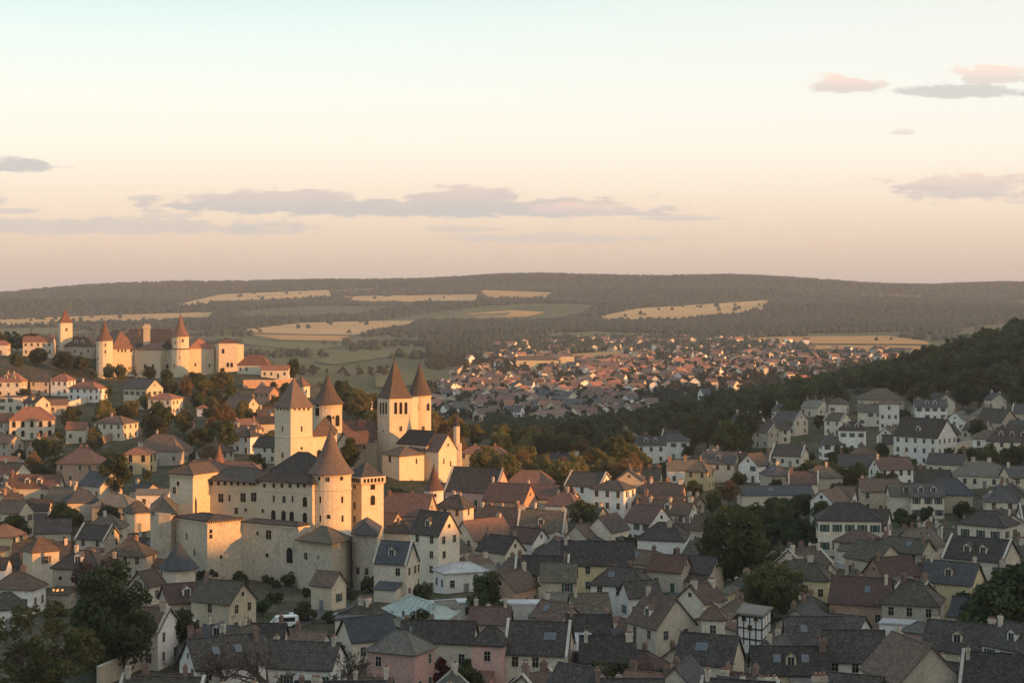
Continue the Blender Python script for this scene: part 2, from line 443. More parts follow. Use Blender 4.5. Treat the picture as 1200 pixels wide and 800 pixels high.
# ------------------------------------------------------------ fields (sheets a little above the ground)
for nm, c1, c2 in [('stubble', (.50, .30, .12), (.43, .25, .10)), ('straw', (.50, .34, .16), (.43, .29, .135)), ('meadow', (.145, .140, .066), (.115, .118, .055))]:
    mat('field_' + nm, c1, c2, scale=.02, rough=1, spec=.02, stretch=(.3, 1, 1), var=.08, fine=20)
FIELDS = [('straw', [(205, 357), (260, 345), (385, 340), (388, 348), (300, 352), (215, 358)]),
          ('straw', [(390, 348), (560, 345), (556, 355), (420, 353)]),
          ('stubble', [(560, 340), (650, 343), (640, 349), (575, 349)]),
          ('straw', [(700, 372), (745, 362), (900, 352), (895, 364), (800, 374), (715, 375)]),
          ('straw', [(285, 386), (360, 378), (490, 376), (480, 384), (415, 393), (300, 391)]),
          ('stubble', [(290, 392), (410, 394), (400, 400), (330, 399)]),
          ('stubble', [(860, 400), (900, 395), (1040, 394), (1085, 400), (1090, 404), (940, 403)]),
          ('stubble', [(930, 405), (1090, 405.5), (1075, 412), (960, 414)]),
          ('straw', [(0, 374), (120, 370), (250, 366), (240, 375), (0, 382)]),
          ('meadow', [(370, 425), (395, 413), (500, 408), (500, 413), (390, 428)]),
          ('meadow', [(250, 394), (330, 402), (420, 404), (360, 412), (270, 402)]),
          ('meadow', [(600, 394), (700, 389), (825, 394), (800, 400), (650, 398)]),
          ('meadow', [(440, 442), (535, 433), (530, 450), (440, 455)]),
          ('stubble', [(660, 416), (735, 411), (733, 421), (665, 424)]),
          ('meadow', [(-40, 386), (90, 384), (110, 390), (-40, 396)]),
          ('meadow', [(500, 371), (600, 366), (590, 372), (520, 376)]),
          ('stubble', [(545, 368), (600, 364), (640, 366), (620, 371), (560, 373)])]
def in_poly(px, py, poly):
    c = False; n = len(poly)
    for i in range(n):
        x0, y0 = poly[i]; x1, y1 = poly[i - 1]
        if (y0 > py) != (y1 > py) and px < (x1 - x0) * (py - y0) / (y1 - y0) + x0: c = not c
    return c
def make_field(kind, poly, k):
    y0 = min(p[1] for p in poly) + .02; y1 = max(p[1] for p in poly) - .02
    rows, cols = 12, 18; mb = MB(); grid = []
    for j in range(rows + 1):
        py = y0 + (y1 - y0) * j / rows; xs = []
        n = len(poly)
        for i in range(n):
            (xa, ya), (xb, yb) = poly[i], poly[i - 1]
            if (ya > py) != (yb > py): xs.append(xa + (xb - xa) * (py - ya) / (yb - ya))
        if len(xs) < 2: continue
        a, b = min(xs), max(xs); row = []
        for i in range(cols + 1):
            px = a + (b - a) * i / cols
            g = ground(px, py, 0.0, 1300)
            if g is None or g[1] > 7450: row = None; break
            row.append((g[0], g[1], g[2] + 1.2))
        if row: grid.append(row)
    W = cols + 1
    if len(grid) < 2: return
    mb.add([p for r in grid for p in r], [(j * W + W * 1 + i, j * W + W + i + 1, j * W + i + 1, j * W + i) for j in range(len(grid) - 1) for i in range(cols)])
    o = mb.obj('field', MAT['field_' + kind])
    tag(o, kind='structure')
for k, (kd, pl) in enumerate(FIELDS): make_field(kd, pl, k)

# ------------------------------------------------------------ windows, doors and other shared pieces
WM = {}
def win_rect(key, w, h, frame, glass='glass', shut=None, mull=True):
    mb = MB(); t = .06
    mb.box(-w / 2, w / 2, -.03, .04, 0, h, 1)
    for a in ((-w / 2 - t, -w / 2, -.02, h + t), (w / 2, w / 2 + t, -.02, h + t)): mb.box(a[0], a[1], -.075, .02, a[2], a[3], 0)
    mb.box(-w / 2, w / 2, -.075, .02, h, h + t, 0)
    mb.box(-w / 2 - .15, w / 2 + .15, -.12, .02, -.12, -.02, 0)
    if mull:
        mb.box(-.018, .018, -.05, 0, 0, h, 0)
        mb.box(-w / 2, w / 2, -.048, 0, h * .58, h * .58 + .03, 0)
    if shut:
        for s in (-1, 1):
            x0 = s * (w / 2 + t + .02); x1 = s * (w / 2 + t + .02 + w * .5)
            mb.box(min(x0, x1), max(x0, x1), -.07, -.004, -.02, h + .04, 2)
    WM[key] = mb.mesh('window', [MAT[frame], MAT[glass]] + ([MAT[shut]] if shut else []))
def win_arch(key, w, h, frame='frame_stone', split=0):
    mb = MB()
    def plate(w, z0, h, ya, yb, mi):
        pts = [(-w / 2, z0), (w / 2, z0)] + [(w / 2 * math.cos(a), h - w / 2 + w / 2 * math.sin(a)) for a in [math.pi * i / 8 for i in range(9)]]
        n = len(pts)
        mb.add([(x, ya, z) for x, z in pts] + [(x, yb, z) for x, z in pts], [tuple(range(n)), tuple(range(2 * n - 1, n - 1, -1))] + [((i + 1) % n, i, n + i, n + (i + 1) % n) for i in range(n)], mi)
    plate(w + .5, -.2, h + .25, -.05, .05, 0)
    plate(w, 0, h, -.09, .05, 1)
    if split: mb.box(-.07, .07, -.14, 0, 0, h - w * .1, 0)
    WM[key] = mb.mesh('window', [MAT[frame], MAT['dark_void']])
win_rect('plain', .95, 1.45, 'frame_white')
win_rect('small', .7, .8, 'frame_stone', mull=False)
win_rect('stone', .95, 1.5, 'frame_stone', 'dark_void')
win_rect('tall', 1.1, 2.1, 'frame_white')
win_rect('green', 1.0, 1.6, 'frame_white', 'shutter_green', 'shutter_green', mull=False)
win_rect('brown', .95, 1.45, 'frame_white', 'glass', 'shutter_brown')
win_rect('sgreen', .95, 1.45, 'frame_white', 'glass', 'shutter_green')
win_rect('slit', .55, 1.5, 'frame_stone', 'dark_void', mull=False)
win_rect('row', .8, .9, 'frame_stone', 'dark_void', mull=False)
win_rect('big', 1.5, 2.0, 'frame_stone', 'dark_void')
win_arch('arch', 1.25, 2.3); win_arch('archbig', 1.7, 3.4); win_arch('bell', 1.0, 3.6, split=0); win_arch('gate', 3.6, 5.6)
mb = MB(); mb.box(-.5, .5, -.05, .02, 0, 2.05, 1); mb.box(-.62, -.5, -.09, .02, 0, 2.17, 0); mb.box(.5, .62, -.09, .02, 0, 2.17, 0); mb.box(-.5, .5, -.09, .02, 2.05, 2.17, 0); mb.box(.33, .4, -.1, -.04, .95, 1.05, 0)
DOORS = [mb.mesh('door', [MAT['frame_stone'], MAT[k]]) for k in ('shutter_brown', 'shutter_green', 'paint_grey')]
def chim_mesh(k, w, d, h, pots):
    mb = MB(); mb.box(-w / 2, w / 2, -d / 2, d / 2, -1.6, h, 0); mb.box(-w / 2 - .08, w / 2 + .08, -d / 2 - .08, d / 2 + .08, h - .28, h - .1, 0)
    mb.box(-w / 2 - .05, w / 2 + .05, -d / 2 - .05, d / 2 + .05, h, h + .08, 0)
    for i in range(pots):
        mb.lathe([(.13, h), (.16, h + .3), (.12, h + .45)], 6, cx=(i - (pots - 1) / 2) * .36, mi=1)
    return mb.mesh('chimney', [MAT[k], MAT['pot']])
CHIM = [chim_mesh('chim_brick', .7, .5, 1.0, 2), chim_mesh('chim_stucco', .65, .5, 1.2, 1), chim_mesh('chim_stucco', 1.1, .55, 1.0, 3), chim_mesh('chim_stucco', .6, .5, 1.4, 1), chim_mesh('chim_brick', 1.0, .6, 1.3, 3)]
def dormer_mesh(wallm, roofm, w=1.5, h=1.5):
    mb = MB(); dp = 2.6
    mb.box(-w / 2, w / 2, -.0, dp, -1.0, h, 0)
    mb.add([(-w / 2, 0, h), (w / 2, 0, h), (0, 0, h + .6)], [(0, 1, 2)], 0)
    e = .18
    for s in (-1, 1):
        mb.patch((s * (w / 2 + e), -e, h - .15), (s * (w / 2 + e), dp, h - .15), (0, dp, h + .68), (0, -e, h + .68), 2, 1, 0, .08, 1)
    mb.box(-w * .32, w * .32, -.03, .05, .15, h - .1, 2)
    mb.box(-.03, .03, -.05, 0, .15, h - .1, 3); mb.box(-w * .38, -w * .32, -.06, 0, .1, h - .05, 3); mb.box(w * .32, w * .38, -.06, 0, .1, h - .05, 3); mb.box(-w * .32, w * .32, -.06, 0, h - .1, h - .04, 3)
    return mb.mesh('dormer', [MAT[wallm], MAT[roofm], MAT['glass'], MAT['frame_white']])
DORM = {}
mb = MB(); mb.box(-.5, .5, -.65, .65, -.05, .1, 0); mb.box(-.42, .42, -.57, .57, .1, .13, 1)
SKYL = mb.mesh('skylight', [MAT['paint_grey'], MAT['skylight']])
mb = MB(); mb.tube((0, 0, -.3), (0, 0, 2.2), .035, .025, 5)
for k in range(5): mb.tube((-.5 + .05 * k, -.35 + .18 * k, 2.0), (.5 - .05 * k, -.35 + .18 * k, 2.0), .018, .018, 4)
mb.tube((0, -.45, 2.0), (0, .45, 2.0), .02, .02, 4)
ANT = mb.mesh('aerial', MAT['iron'])

HOUSES = []    # registry for labels: dict(o, px, py, ...)
FOOT = []      # footprints x, y, radius
WALLNAME = {'cream': 'cream', 'white': 'white', 'stone': 'beige stone', 'yellow': 'yellow', 'pink': 'pink', 'brick': 'ruddy stone', 'grey': 'grey', 'tan': 'tan'}
ROOFNAME = {'dark': 'dark', 'slate': 'grey slate', 'slateblue': 'blue slate', 'brown': 'brown', 'red': 'red tiled', 'rust': 'rusty red', 'maroon': 'maroon', 'grey': 'pale grey', 'orange': 'orange tiled', 'mossy': 'mossy brown', 'metal': 'pale metal', 'copper': 'pale green'}

def build_house(X, Y, Z, L, W, rot, hw, hr, roof, wc, rc, opts, px, py, label=None, name='house'):
    root = link(name, None, loc=(X, Y, Z)); rz = R(rot); root.rotation_euler = (0, 0, rz)
    root.empty_display_size = 1
    wm = MAT['wall_' + wc]; rm = MAT['roof_' + rc]
    l, w = L / 2, W / 2
    cs, sn = math.cos(rz), math.sin(rz)
    e = .38; slope = hr / w
    # walls
    mb = MB(); mb.box(-l, l, -w, w, -4, hw)
    if roof == 'g':
        for s in (-1, 1):
            mb.add([(s * l, -w, hw), (s * l, w, hw), (s * l, 0, hw + hr - .1), (s * (l - .3), -w, hw), (s * (l - .3), w, hw), (s * (l - .3), 0, hw + hr - .1)],
                   [(0, 1, 2), (4, 3, 5), (0, 2, 5, 3), (2, 1, 4, 5)])
    # plinth band and eaves band
    if 'q' in opts: mb.box(-l - .06, l + .06, -w - .06, w + .06, hw - .35, hw - .12)
    mb.obj('wall', wm, root)
    # roof
    mb = MB(); nu = max(2, int(L / 1.8)); jit = .05
    ez = hw - e * slope + .12; top = hw + hr + .12
    if roof == 'g':
        for s in (-1, 1):
            a = (-s * (l + e), -s * (w + e), ez); b = (s * (l + e), -s * (w + e), ez)
            sag = rng.uniform(0, .18)
            mb.patch(a, b, (s * (l + e), 0, top), (-s * (l + e), 0, top), nu, 4, jit, .2)
        mb.box(-l - e, l + e, -.14, .14, top - .1, top + .07)
    elif roof in 'hp':
        rl = max(l - w * (.9 if roof == 'h' else 1.0), .05)
        for s in (-1, 1):
            mb.patch((-s * (l + e), -s * (w + e), ez), (s * (l + e), -s * (w + e), ez), (s * rl, 0, top), (-s * rl, 0, top), nu, 4, jit, .2)
            mb.patch((s * (l + e), -s * (w + e), ez), (s * (l + e), s * (w + e), ez), (s * rl, 0.001 * s, top), (s * rl, -.001 * s, top), max(2, int(W / 1.8)), 4, jit, .2)
        if rl > .3: mb.box(-rl, rl, -.14, .14, top - .1, top + .07)
        for sx in (-1, 1):
            for sy in (-1, 1): mb.tube((sx * (l + e), sy * (w + e), ez + .02), (sx * rl, 0, top + .02), .12, .12, 4)
    else:
        mb.box(-l - .15, l + .15, -w - .15, w + .15, hw - .05, hw + .25)
        mb.box(-l + .3, l - .3, -w + .3, w - .3, hw + .25, hw + .32)
    ro = mb.obj('roof', rm, root)
    if 'v' in opts and roof == 'g':
        for s in (-1, 1):
            mb = MB()
            for t in (-1, 1):
                mb.patch((s * l - .22, t * (w + .45), hw - .45 * slope + .05), (s * l + .22, t * (w + .45), hw - .45 * slope + .05), (s * l + .22, 0, top + .15), (s * l - .22, 0, top + .15), 1, 1, 0, -.28 if False else .4)
            for i in range(len(mb.v)): mb.v[i] = (mb.v[i][0], mb.v[i][1], mb.v[i][2] + .2)
            mb.obj('gable_coping', MAT['verge'], ro)
    def roof_z(y): return hw + hr * (1 - abs(y) / w) + .1
    # chimneys
    nch = 2 if 'c2' in opts else 1 if 'c1' in opts else 3 if 'c3' in opts else 0
    cm = rng.choice(CHIM)
    for i in range(nch):
        lim = l - .7 if roof == 'g' else max(l - w, .2)
        cx = [(-1) ** rng.randint(0, 1) * lim, 0, 0][0] if nch == 1 else (-lim, lim, 0)[i]
        cyy = rng.uniform(-.25, .25) * w
        c = link('chimney', cm, ro, (cx, cyy, roof_z(cyy) if roof != 'f' else hw + .3))
        if rng.random() < .5: c.rotation_euler = (0, 0, R(90))
    camv = Vector((-X, -Y)).normalized()
    def face(nx, ny): return (nx * cs - ny * sn) * camv.x + (nx * sn + ny * cs) * camv.y
    # dormers on the slope that faces the camera
    for dn in (1, 2, 3):
        if 'd%d' % dn in opts and roof in 'gh':
            key = (wc, rc)
            if key not in DORM: DORM[key] = dormer_mesh('wall_' + wc if wc != 'stone' else 'wall_white', 'roof_' + rc)
            s = -1 if face(0, -1) > 0 else 1
            for i in range(dn):
                dx = (i - (dn - 1) / 2) * min(3.4, L / (dn + .6)); dy = w * .72
                d = link('dormer', DORM[key], ro, (dx, s * dy, roof_z(dy) - .25)); d.rotation_euler = (0, 0, 0 if s < 0 else math.pi)
    if 'k' in opts and roof in 'gh':
        s = -1 if face(0, -1) > 0 else 1
        for i in range(rng.randint(1, 2)):
            k = link('skylight', SKYL, ro, (rng.uniform(-.6, .6) * l * (.6 if roof == 'h' else 1), s * w * .5, roof_z(w * .5) + .06)); k.rotation_euler = (-s * math.atan(slope), 0, 0)
    if 'y' in opts: link('aerial', ANT, ro, (rng.uniform(-.5, .5) * l * .5, .2, roof_z(0)), R(rng.uniform(0, 180)))
    # lean-to against the wall that faces the camera
    if 'x' in opts:
        s = -1 if face(0, -1) > 0 else 1
        aw, ad, ah = rng.uniform(3, 5), rng.uniform(2.2, 3.2), rng.uniform(2.2, 3.0); ax = rng.uniform(-.5, .5) * max(L - aw, 0)
        y0, y1 = sorted((s * w * .98, s * (w + ad)))
        am = MB(); am.box(ax - aw / 2, ax + aw / 2, y0, y1, -3, ah, 0)
        ins, outs = s * w * 1.0, s * (w + ad + .3)
        if s < 0: am.patch((ax - aw / 2 - .25, outs, ah - .05), (ax + aw / 2 + .25, outs, ah - .05), (ax + aw / 2 + .25, ins, ah + 1.1), (ax - aw / 2 - .25, ins, ah + 1.1), 3, 2, .03, .15, 1)
        else: am.patch((ax + aw / 2 + .25, outs, ah - .05), (ax - aw / 2 - .25, outs, ah - .05), (ax - aw / 2 - .25, ins, ah + 1.1), (ax + aw / 2 + .25, ins, ah + 1.1), 3, 2, .03, .15, 1)
        am.obj('annexe', [wm, MAT['roof_' + rng.choice(['mossy', 'brown', 'slate', 'grey', 'rust', rc])]], root)
    # windows and a door
    if 'w0' not in opts:
        st = 'arch' if 'a' in opts.split() else 'stone' if 'ws' in opts else 'green' if 'sg' in opts else 'brown' if 'sb' in opts else rng.choice(['plain', 'stone', 'stone', 'brown', 'plain', 'sgreen', 'stone']) if wc not in ('stone', 'brick') else rng.choice(['stone', 'plain', 'small'])
        fl = max(1, int((hw + .4) / 2.9)); fh = hw / fl
        front = max([(face(0, -1), 0), (face(1, 0), 1), (face(0, 1), 2), (face(-1, 0), 3)])[1]
        for si, (nx, ny, ln, off) in enumerate([(0, -1, L, w), (1, 0, W, l), (0, 1, L, w), (-1, 0, W, l)]):
            if face(nx, ny) < .04: continue
            a = math.atan2(ny, nx) + math.pi / 2
            n = max(1, int(ln / rng.uniform(2.5, 3.3)))
            if si % 2 == 1 and 'b' in opts.split(): continue
            for f in range(fl):
                for i in range(n):
                    if rng.random() < .13 and 'full' not in opts: continue
                    t = (i - (n - 1) / 2) * ln / n + (0 if 'full' in opts else rng.uniform(-.12, .12))
                    if f == 0 and si == front and i == n // 2:
                        link('door', rng.choice(DOORS), root, (nx * off - ny * t, ny * off + nx * t, 0.02), a); continue
                    zz = f * fh + fh * .33 if st != 'arch' else f * fh + fh * .2
                    link('window', WM[st], root, (nx * off - ny * t, ny * off + nx * t, zz), a)
            if si % 2 == 1 and roof == 'g' and hr > 2.6 and rng.random() < .6:
                link('window', WM['small'], root, (nx * off, ny * off, hw + hr * .25), a)
    HOUSES.append(dict(o=root, px=px, py=py, wc=wc, rc=rc, roof=roof, L=L, W=W, hw=hw, Y=Y, opts=opts, label=label))
    return root
def occupied(X, Y, r):
    for (x, y, q) in FOOT:
        if (x - X) ** 2 + (y - Y) ** 2 < (r + q) ** 2: return True
    return False
def house(px, py, L, W, rot, hw, hr, roof, wc, rc, opts='', label=None, name='house', ymin=150):
    g = ground(px, py, hw + hr, ymin)
    X, Y, Z = g
    FOOT.append((X, Y, min(L, W) * .5 + abs(L - W) * .2))
    return build_house(X, Y, Z, L, W, rot, hw, hr, roof, wc, rc, opts, px, py, label, name)

# ------------------------------------------------------------ landmark builders
class Land:
    """a landmark built from photo pixels and distances: root Empty at its base, parts in root space"""
    def __init__(s, name, px, Y, label, cat):
        X = xat(px, Y); s.o = Vector((X, Y, float(terr(X, Y)))); s.root = link(name, None, loc=s.o); tag(s.root, label, cat)
    def part(s, mb, name, mats, parent=None, smooth=False):
        for i, v in enumerate(mb.v): mb.v[i] = (v[0] - s.o.x, v[1] - s.o.y, v[2] - s.o.z)
        return mb.obj(name, mats, parent or s.root, smooth=smooth)
    def put(s, name, mesh, parent, x, y, z, rz=0):
        return link(name, mesh, parent, (x - s.o.x, y - s.o.y, z - s.o.z), rz)
    def win(s, parent, A, B, px, py, kind, mesh=None, name='window', proud=0.0):
        """window whose centre shows at px, py on the vertical wall A-B"""
        k = (px - 600) / F
        (x0, y0), (x1, y1) = A, B
        den = (x1 - x0) - k * (y1 - y0)
        t = (k * y0 - x0) / den
        x = x0 + t * (x1 - x0); y = y0 + t * (y1 - y0)
        me = mesh or WM[kind]
        h = max(v.co.z for v in me.vertices)
        a = math.atan2(y1 - y0, x1 - x0)
        # outward normal towards the camera
        nx, ny = math.sin(a), -math.cos(a)
        if nx * -x + ny * -y < 0: a += math.pi; nx, ny = -nx, -ny
        return s.put(name, me, parent, x + nx * proud, y + ny * proud, zat(py, y) - h / 2, a)
    def block(s, pts, py_top, name='wall', m='wall_castle', parent=None, z0=None, band=None):
        """wall block over plan points; its top shows at row py_top at the first point"""
        zt = zat(py_top, pts[0][1])
        zb = min(float(terr(x, y)) for x, y in pts) - 3 if z0 is None else z0
        mb = MB(); mb.prism(list(pts), zb, zt)
        return s.part(mb, name, MAT[m], parent), zt
    def hiproof(s, pts, z, h, m, inset=.8, e=.45, parent=None, name='roof', ridge=None):
        """hip roof over a 4-point plan; ridge along the longer side"""
        P = [Vector((x, y)) for x, y in pts]; c = sum(P, Vector((0, 0))) / 4
        a = sum(P[i].x * P[(i + 1) % 4].y - P[(i + 1) % 4].x * P[i].y for i in range(4))
        if a < 0: P = P[::-1]
        P = [p + (p - c).normalized() * e for p in P]
        if (P[1] - P[0]).length < (P[2] - P[1]).length: P = P[1:] + P[:1]
        m1 = (P[0] + P[3]) / 2; m2 = (P[1] + P[2]) / 2
        w = (P[3] - P[0]).length / 2; ln = (m2 - m1).length
        t = min(.499, inset * w / ln) if ridge is None else ridge
        r1 = m1 + (m2 - m1) * t; r2 = m2 + (m1 - m2) * t
        V = lambda p, zz: (p.x, p.y, zz)
        mb = MB(); nu = max(2, int(ln / 2.5))
        mb.patch(V(P[0], z), V(P[1], z), V(r2, z + h), V(r1, z + h), nu, 4, .05, .25)
        mb.patch(V(P[2], z), V(P[3], z), V(r1, z + h), V(r2, z + h), nu, 4, .05, .25)
        mb.patch(V(P[1], z), V(P[2], z), V(r2, z + h), V(r2, z + h), 3, 4, .05, .25)
        mb.patch(V(P[3], z), V(P[0], z), V(r1, z + h), V(r1, z + h), 3, 4, .05, .25)
        for p, r in ((P[0], r1), (P[3], r1), (P[1], r2), (P[2], r2)): mb.tube(V(p, z + .03), V(r, z + h + .03), .13, .13, 4)
        if (r2 - r1).length > .5: mb.tube(V(r1, z + h), V(r2, z + h), .16, .16, 4)
        return s.part(mb, name, MAT[m], parent)
    def gable(s, A, B, depth, z, h, m, wm, parent=None):
        """gabled roof: ridge runs back from the middle of front wall A-B; the gable shows"""
        A = Vector(A); B = Vector(B); d = (B - A).normalized(); n = Vector((-d.y, d.x))
        if n.dot(Vector((A.x, A.y))) < 0: n = -n
        mid = (A + B) / 2; e = .4; sl = h / ((B - A).length / 2)
        V = lambda p, zz: (p.x, p.y, zz)
        mb = MB(); f = -n * .35; bk = n * (depth + .3)
        mb.patch(V(A - d * e + f, z - e * sl), V(A - d * e + bk, z - e * sl), V(mid + bk, z + h), V(mid + f, z + h), 6, 4, .05, .22)
        mb.patch(V(B + d * e + bk, z - e * sl), V(B + d * e + f, z - e * sl), V(mid + f, z + h), V(mid + bk, z + h), 6, 4, .05, .22)
        r = s.part(mb, 'roof', MAT[m], parent)
        mb = MB()
        for o in (Vector((0, 0)), n * (depth - .3)):
            q = [A + o, B + o, mid + o]; q2 = [p + n * .3 for p in q]
            mb.add([V(q[0], z), V(q[1], z), V(q[2], z + h - .2), V(q2[0], z), V(q2[1], z), V(q2[2], z + h - .2)], [(0, 1, 2), (4, 3, 5), (0, 2, 5, 3), (2, 1, 4, 5), (0, 3, 4, 1)])
        s.part(mb, 'gable', MAT[wm], parent)
        return r
    def tower(s, px, Y, r, n, rot, py_top, py_apex, rc, name='tower', wm='wall_castle', over=.55, bell=.12, cap=True, z0=None, course=(), parent=None):
        """n-gon tower of circumradius r; roof eave at py_top, tip at py_apex"""
        cx = xat(px, Y); zt = zat(py_top, Y); za = zat(py_apex, Y)
        zb = float(terr(cx, Y)) - 3 if z0 is None else z0
        mb = MB(); a0 = R(rot)
        mb.lathe([(r, zb), (r, zt)], n, cx, Y, 0, a0)
        for pc in course:
            zc = zat(pc, Y); mb.lathe([(r + .02, zc - .2), (r + .2, zc - .1), (r + .2, zc + .12), (r + .02, zc + .2)], n, cx, Y, 0, a0)
        w = s.part(mb, name, MAT[wm], parent, smooth=False)
        H = za - zt; ro = r + over
        prof = [(r - .1, zt - .02), (ro, zt - .05), (ro, zt + .12)]
        for t in (.1, .22, .36, .52, .68, .84, .95):
            k = (1 - t) - bell * math.sin(math.pi * t) * (1 - t)
            prof.append((max(ro * k, .05), zt + .12 + H * t))
        prof.append((.04, za))
        mb = MB(); mb.lathe(prof, n, cx, Y, 0, a0)
        rf = s.part(mb, 'roof', MAT['roof_' + rc], w)
        if cap:
            mb = MB(); mb.lathe([(.16, za - .3), (.2, za + .1), (.06, za + .35), (.05, za + 1.4), (.02, za + 2.1)], 6, cx, Y)
            mb.box(cx - .35, cx + .35, Y - .04, Y + .04, za + 1.35, za + 1.45)
            s.part(mb, 'finial', MAT['iron'], w)
        w['_c'] = (cx, Y, r, n, rot)
        return w
    def twin(s, w, az, py, kind):
        """window on a tower face whose outward normal is az degrees right of the viewer"""
        cx, Y, r, n, rot = w['_c']
        d = r * (math.cos(math.pi / n)); a = R(-90 + az)
        x = cx + d * math.cos(a); y = Y + d * math.sin(a)
        me = WM[kind]; h = max(v.co.z for v in me.vertices)
        return s.put('window', me, w, x, y, zat(py, y) - h / 2, a + math.pi / 2)
def P(px, Y): return (xat(px, Y), Y)
def clean(o):
    for k in list(o.keys()):
        if k == '_c': del o[k]

# ================================================= the palace with the clock
def palace():
    b = Land('palace', 300, 442, 'big fortified pale stone palace with a round conical tower and a clock', 'palace')
    # upper range: long wall in two runs, facing left of the viewer
    A, B_, C = P(231, 453), P(300, 445), P(366, 436.5)
    back = lambda p, d=13: (p[0] + d * .48, p[1] + d * .88)
    w1, z1 = b.block([A, B_, back(B_), back(A)], 560.5, 'wall')
    w2, z2 = b.block([B_, C, back(C), back(B_)], 562, 'wall')
    for W_, a, c in ((w1, A, B_), (w2, B_, C)):
        pass
    mb = MB()                                                     # string course under the row of little windows
    for (a, c) in ((A, B_), (B_, C)):
        d = Vector(c) - Vector(a); n = Vector((d.y, -d.x)).normalized(); zz = zat(572, a[1]) if a is A else zat(573.5, a[1])
        q = [Vector(a) + n * .16, Vector(c) + n * .16, Vector(c) - n * .1, Vector(a) - n * .1]
        mb.prism([tuple(p) for p in q], zz - .15, zz + .15)
    b.part(mb, 'string_course', MAT['frame_stone'])
    b.hiproof([P(229, 452.3), P(301, 444), back(P(301, 444), 14), back(P(229, 452.3), 14)], z1 + .05, 2.4, 'roof_dark', e=.3)
    b.hiproof([P(300.4, 444.2), P(367, 435.8), back(P(367, 435.8), 15), back(P(300.4, 444.2), 15)], z2 + .1, 6.2, 'roof_dark', e=.3, inset=.9)
    for i, px in enumerate((240, 248, 256, 263.5, 271.5, 279, 286, 293.5, 297.5)): b.win(w1, A, B_, px, 566 + .0 * i, 'row')
    for px in (310, 321, 330.5, 340, 349.5, 357): b.win(w2, B_, C, px, 568.5, 'row')
    for px, py, k in ((240.5, 583, 'plain'), (259, 583, 'big'), (269, 583, 'slit'), (285, 582.5, 'big'), (297.5, 582, 'big'), (277, 598, 'stone'), (288, 597, 'small')): b.win(w1, A, B_, px, py, k)
    for px, py, k in ((321, 584, 'slit'), (333, 584.5, 'stone'), (357.5, 587, 'arch'), (308, 598, 'small'), (320.5, 602.5, 'arch'), (332.5, 603, 'arch'), (342, 604, 'arch'), (357.5, 605.5, 'arch'), (343, 584, 'slit')): b.win(w2, B_, C, px, py, k)
    # left end pavilion
    E, G = P(199, 449), P(226, 445.5)
    w3, z3 = b.block([E, G, back(G, 15), back(E, 15)], 558, 'pavilion')
    mb = MB(); q = [P(198, 448.6), P(226.8, 444.9), back(P(226.8, 444.9), 15.6), back(P(198, 448.6), 15.6)]; mb.prism(q, z3, z3 + .9); b.part(mb, 'cornice', MAT['frame_stone'], w3)
    b.hiproof(q, z3 + .9, 1.9, 'roof_brown', e=.4, parent=w3)
    b.win(w3, E, G, 204.5, 574, 'stone'); b.win(w3, E, G, 209, 566, 'row')
    b.win(w1, A, B_, 0, 0, 'row') if False else None
    # big blind arch beside the pavilion
    o = b.win(w1, P(214, 448.4), P(232, 446), 223.5, 592, 'gate', name='archway', proud=.1)
    # small conical turret and spike on the back range
    t = b.tower(257, 462, 1.25, 8, 22, 541, 520, 'red', 'turret', over=.3, bell=.3)
    b.twin(t, 20, 545, 'small')
    mb = MB(); Y = 463
    mb.prism([P(219, Y), P(305, Y - 8), P(305, Y - 2), P(219, Y + 6)], zat(575, Y), zat(549, Y)); br = b.part(mb, 'rear_range', MAT['wall_castle'])
    b.hiproof([P(217, Y - .6), P(306, Y - 8.6), P(306, Y - 1.4), P(217, Y + 6.6)], zat(549, Y), 2.1, 'roof_rust', e=.2, parent=br)
    for px in (240, 246): b.put('chimney', CHIM[4], br, xat(px, 461), 461, zat(548, 461) + .6)
    # round tower with the tall cone
    t = b.tower(387.5, 441, 4.75, 28, 0, 554, 503, 'cone', 'round_tower', over=.7, bell=.22, course=(572, 555.5))
    for az, py, k in ((-58, 560, 'row'), (-28, 560, 'row'), (-3, 560, 'stone'), (37, 560, 'row'), (-24, 585, 'slit'), (39, 585, 'slit'), (-24, 607, 'slit'), (40, 607, 'slit'), (0, 605, 'row')): b.twin(t, az, py, k)
    clean(t)
    # slimmer tower with an arcaded cornice
    t2 = b.tower(428.5, 450, 4.3, 4, -8 + 0, 557, 541, 'slate', 'square_tower', over=.35, bell=.05)
    cx, Y, r = xat(428.5, 450), 450, 4.3
    mb = MB(); zc = zat(557, 450); mb.lathe([(r + .05, zc - 1.9), (r + .5, zc - 1.5), (r + .5, zc), (r, zc)], 4, cx, Y, 0, R(-8)); b.part(mb, 'cornice', MAT['frame_stone'], t2)
    for az, py, k in ((37, 567, 'arch'), (37, 585, 'arch'), (-53, 568, 'stone'), (-53, 592, 'stone'), (-53, 608, 'stone')): b.twin(t2, az, py, k)
    mb = MB()
    for az in (37, -53):
        for i in range(6):
            d = r * .7071 + .5 * .7071; a = R(-90 + az); tx = (i - 2.5) * .98
            x = cx + d * math.cos(a) - tx * math.sin(a); y = Y + d * math.sin(a) + tx * math.cos(a)
            q = [(x + .3 * math.cos(a + u), y + .3 * math.sin(a + u)) for u in (.785, 2.356, 3.927, 5.498)]
            mb.prism(q, zc - 1.25, zc - .35)
    b.part(mb, 'arcade_openings', MAT['dark_void'], t2); clean(t2)
    # lower curtain walls and bastions
    w, zt = b.block([P(176, 436), P(186, 430.5), P(200, 430), P(207, 434), P(203, 446), P(180, 446)], 598, 'corner_tower', 'wall_rampart')
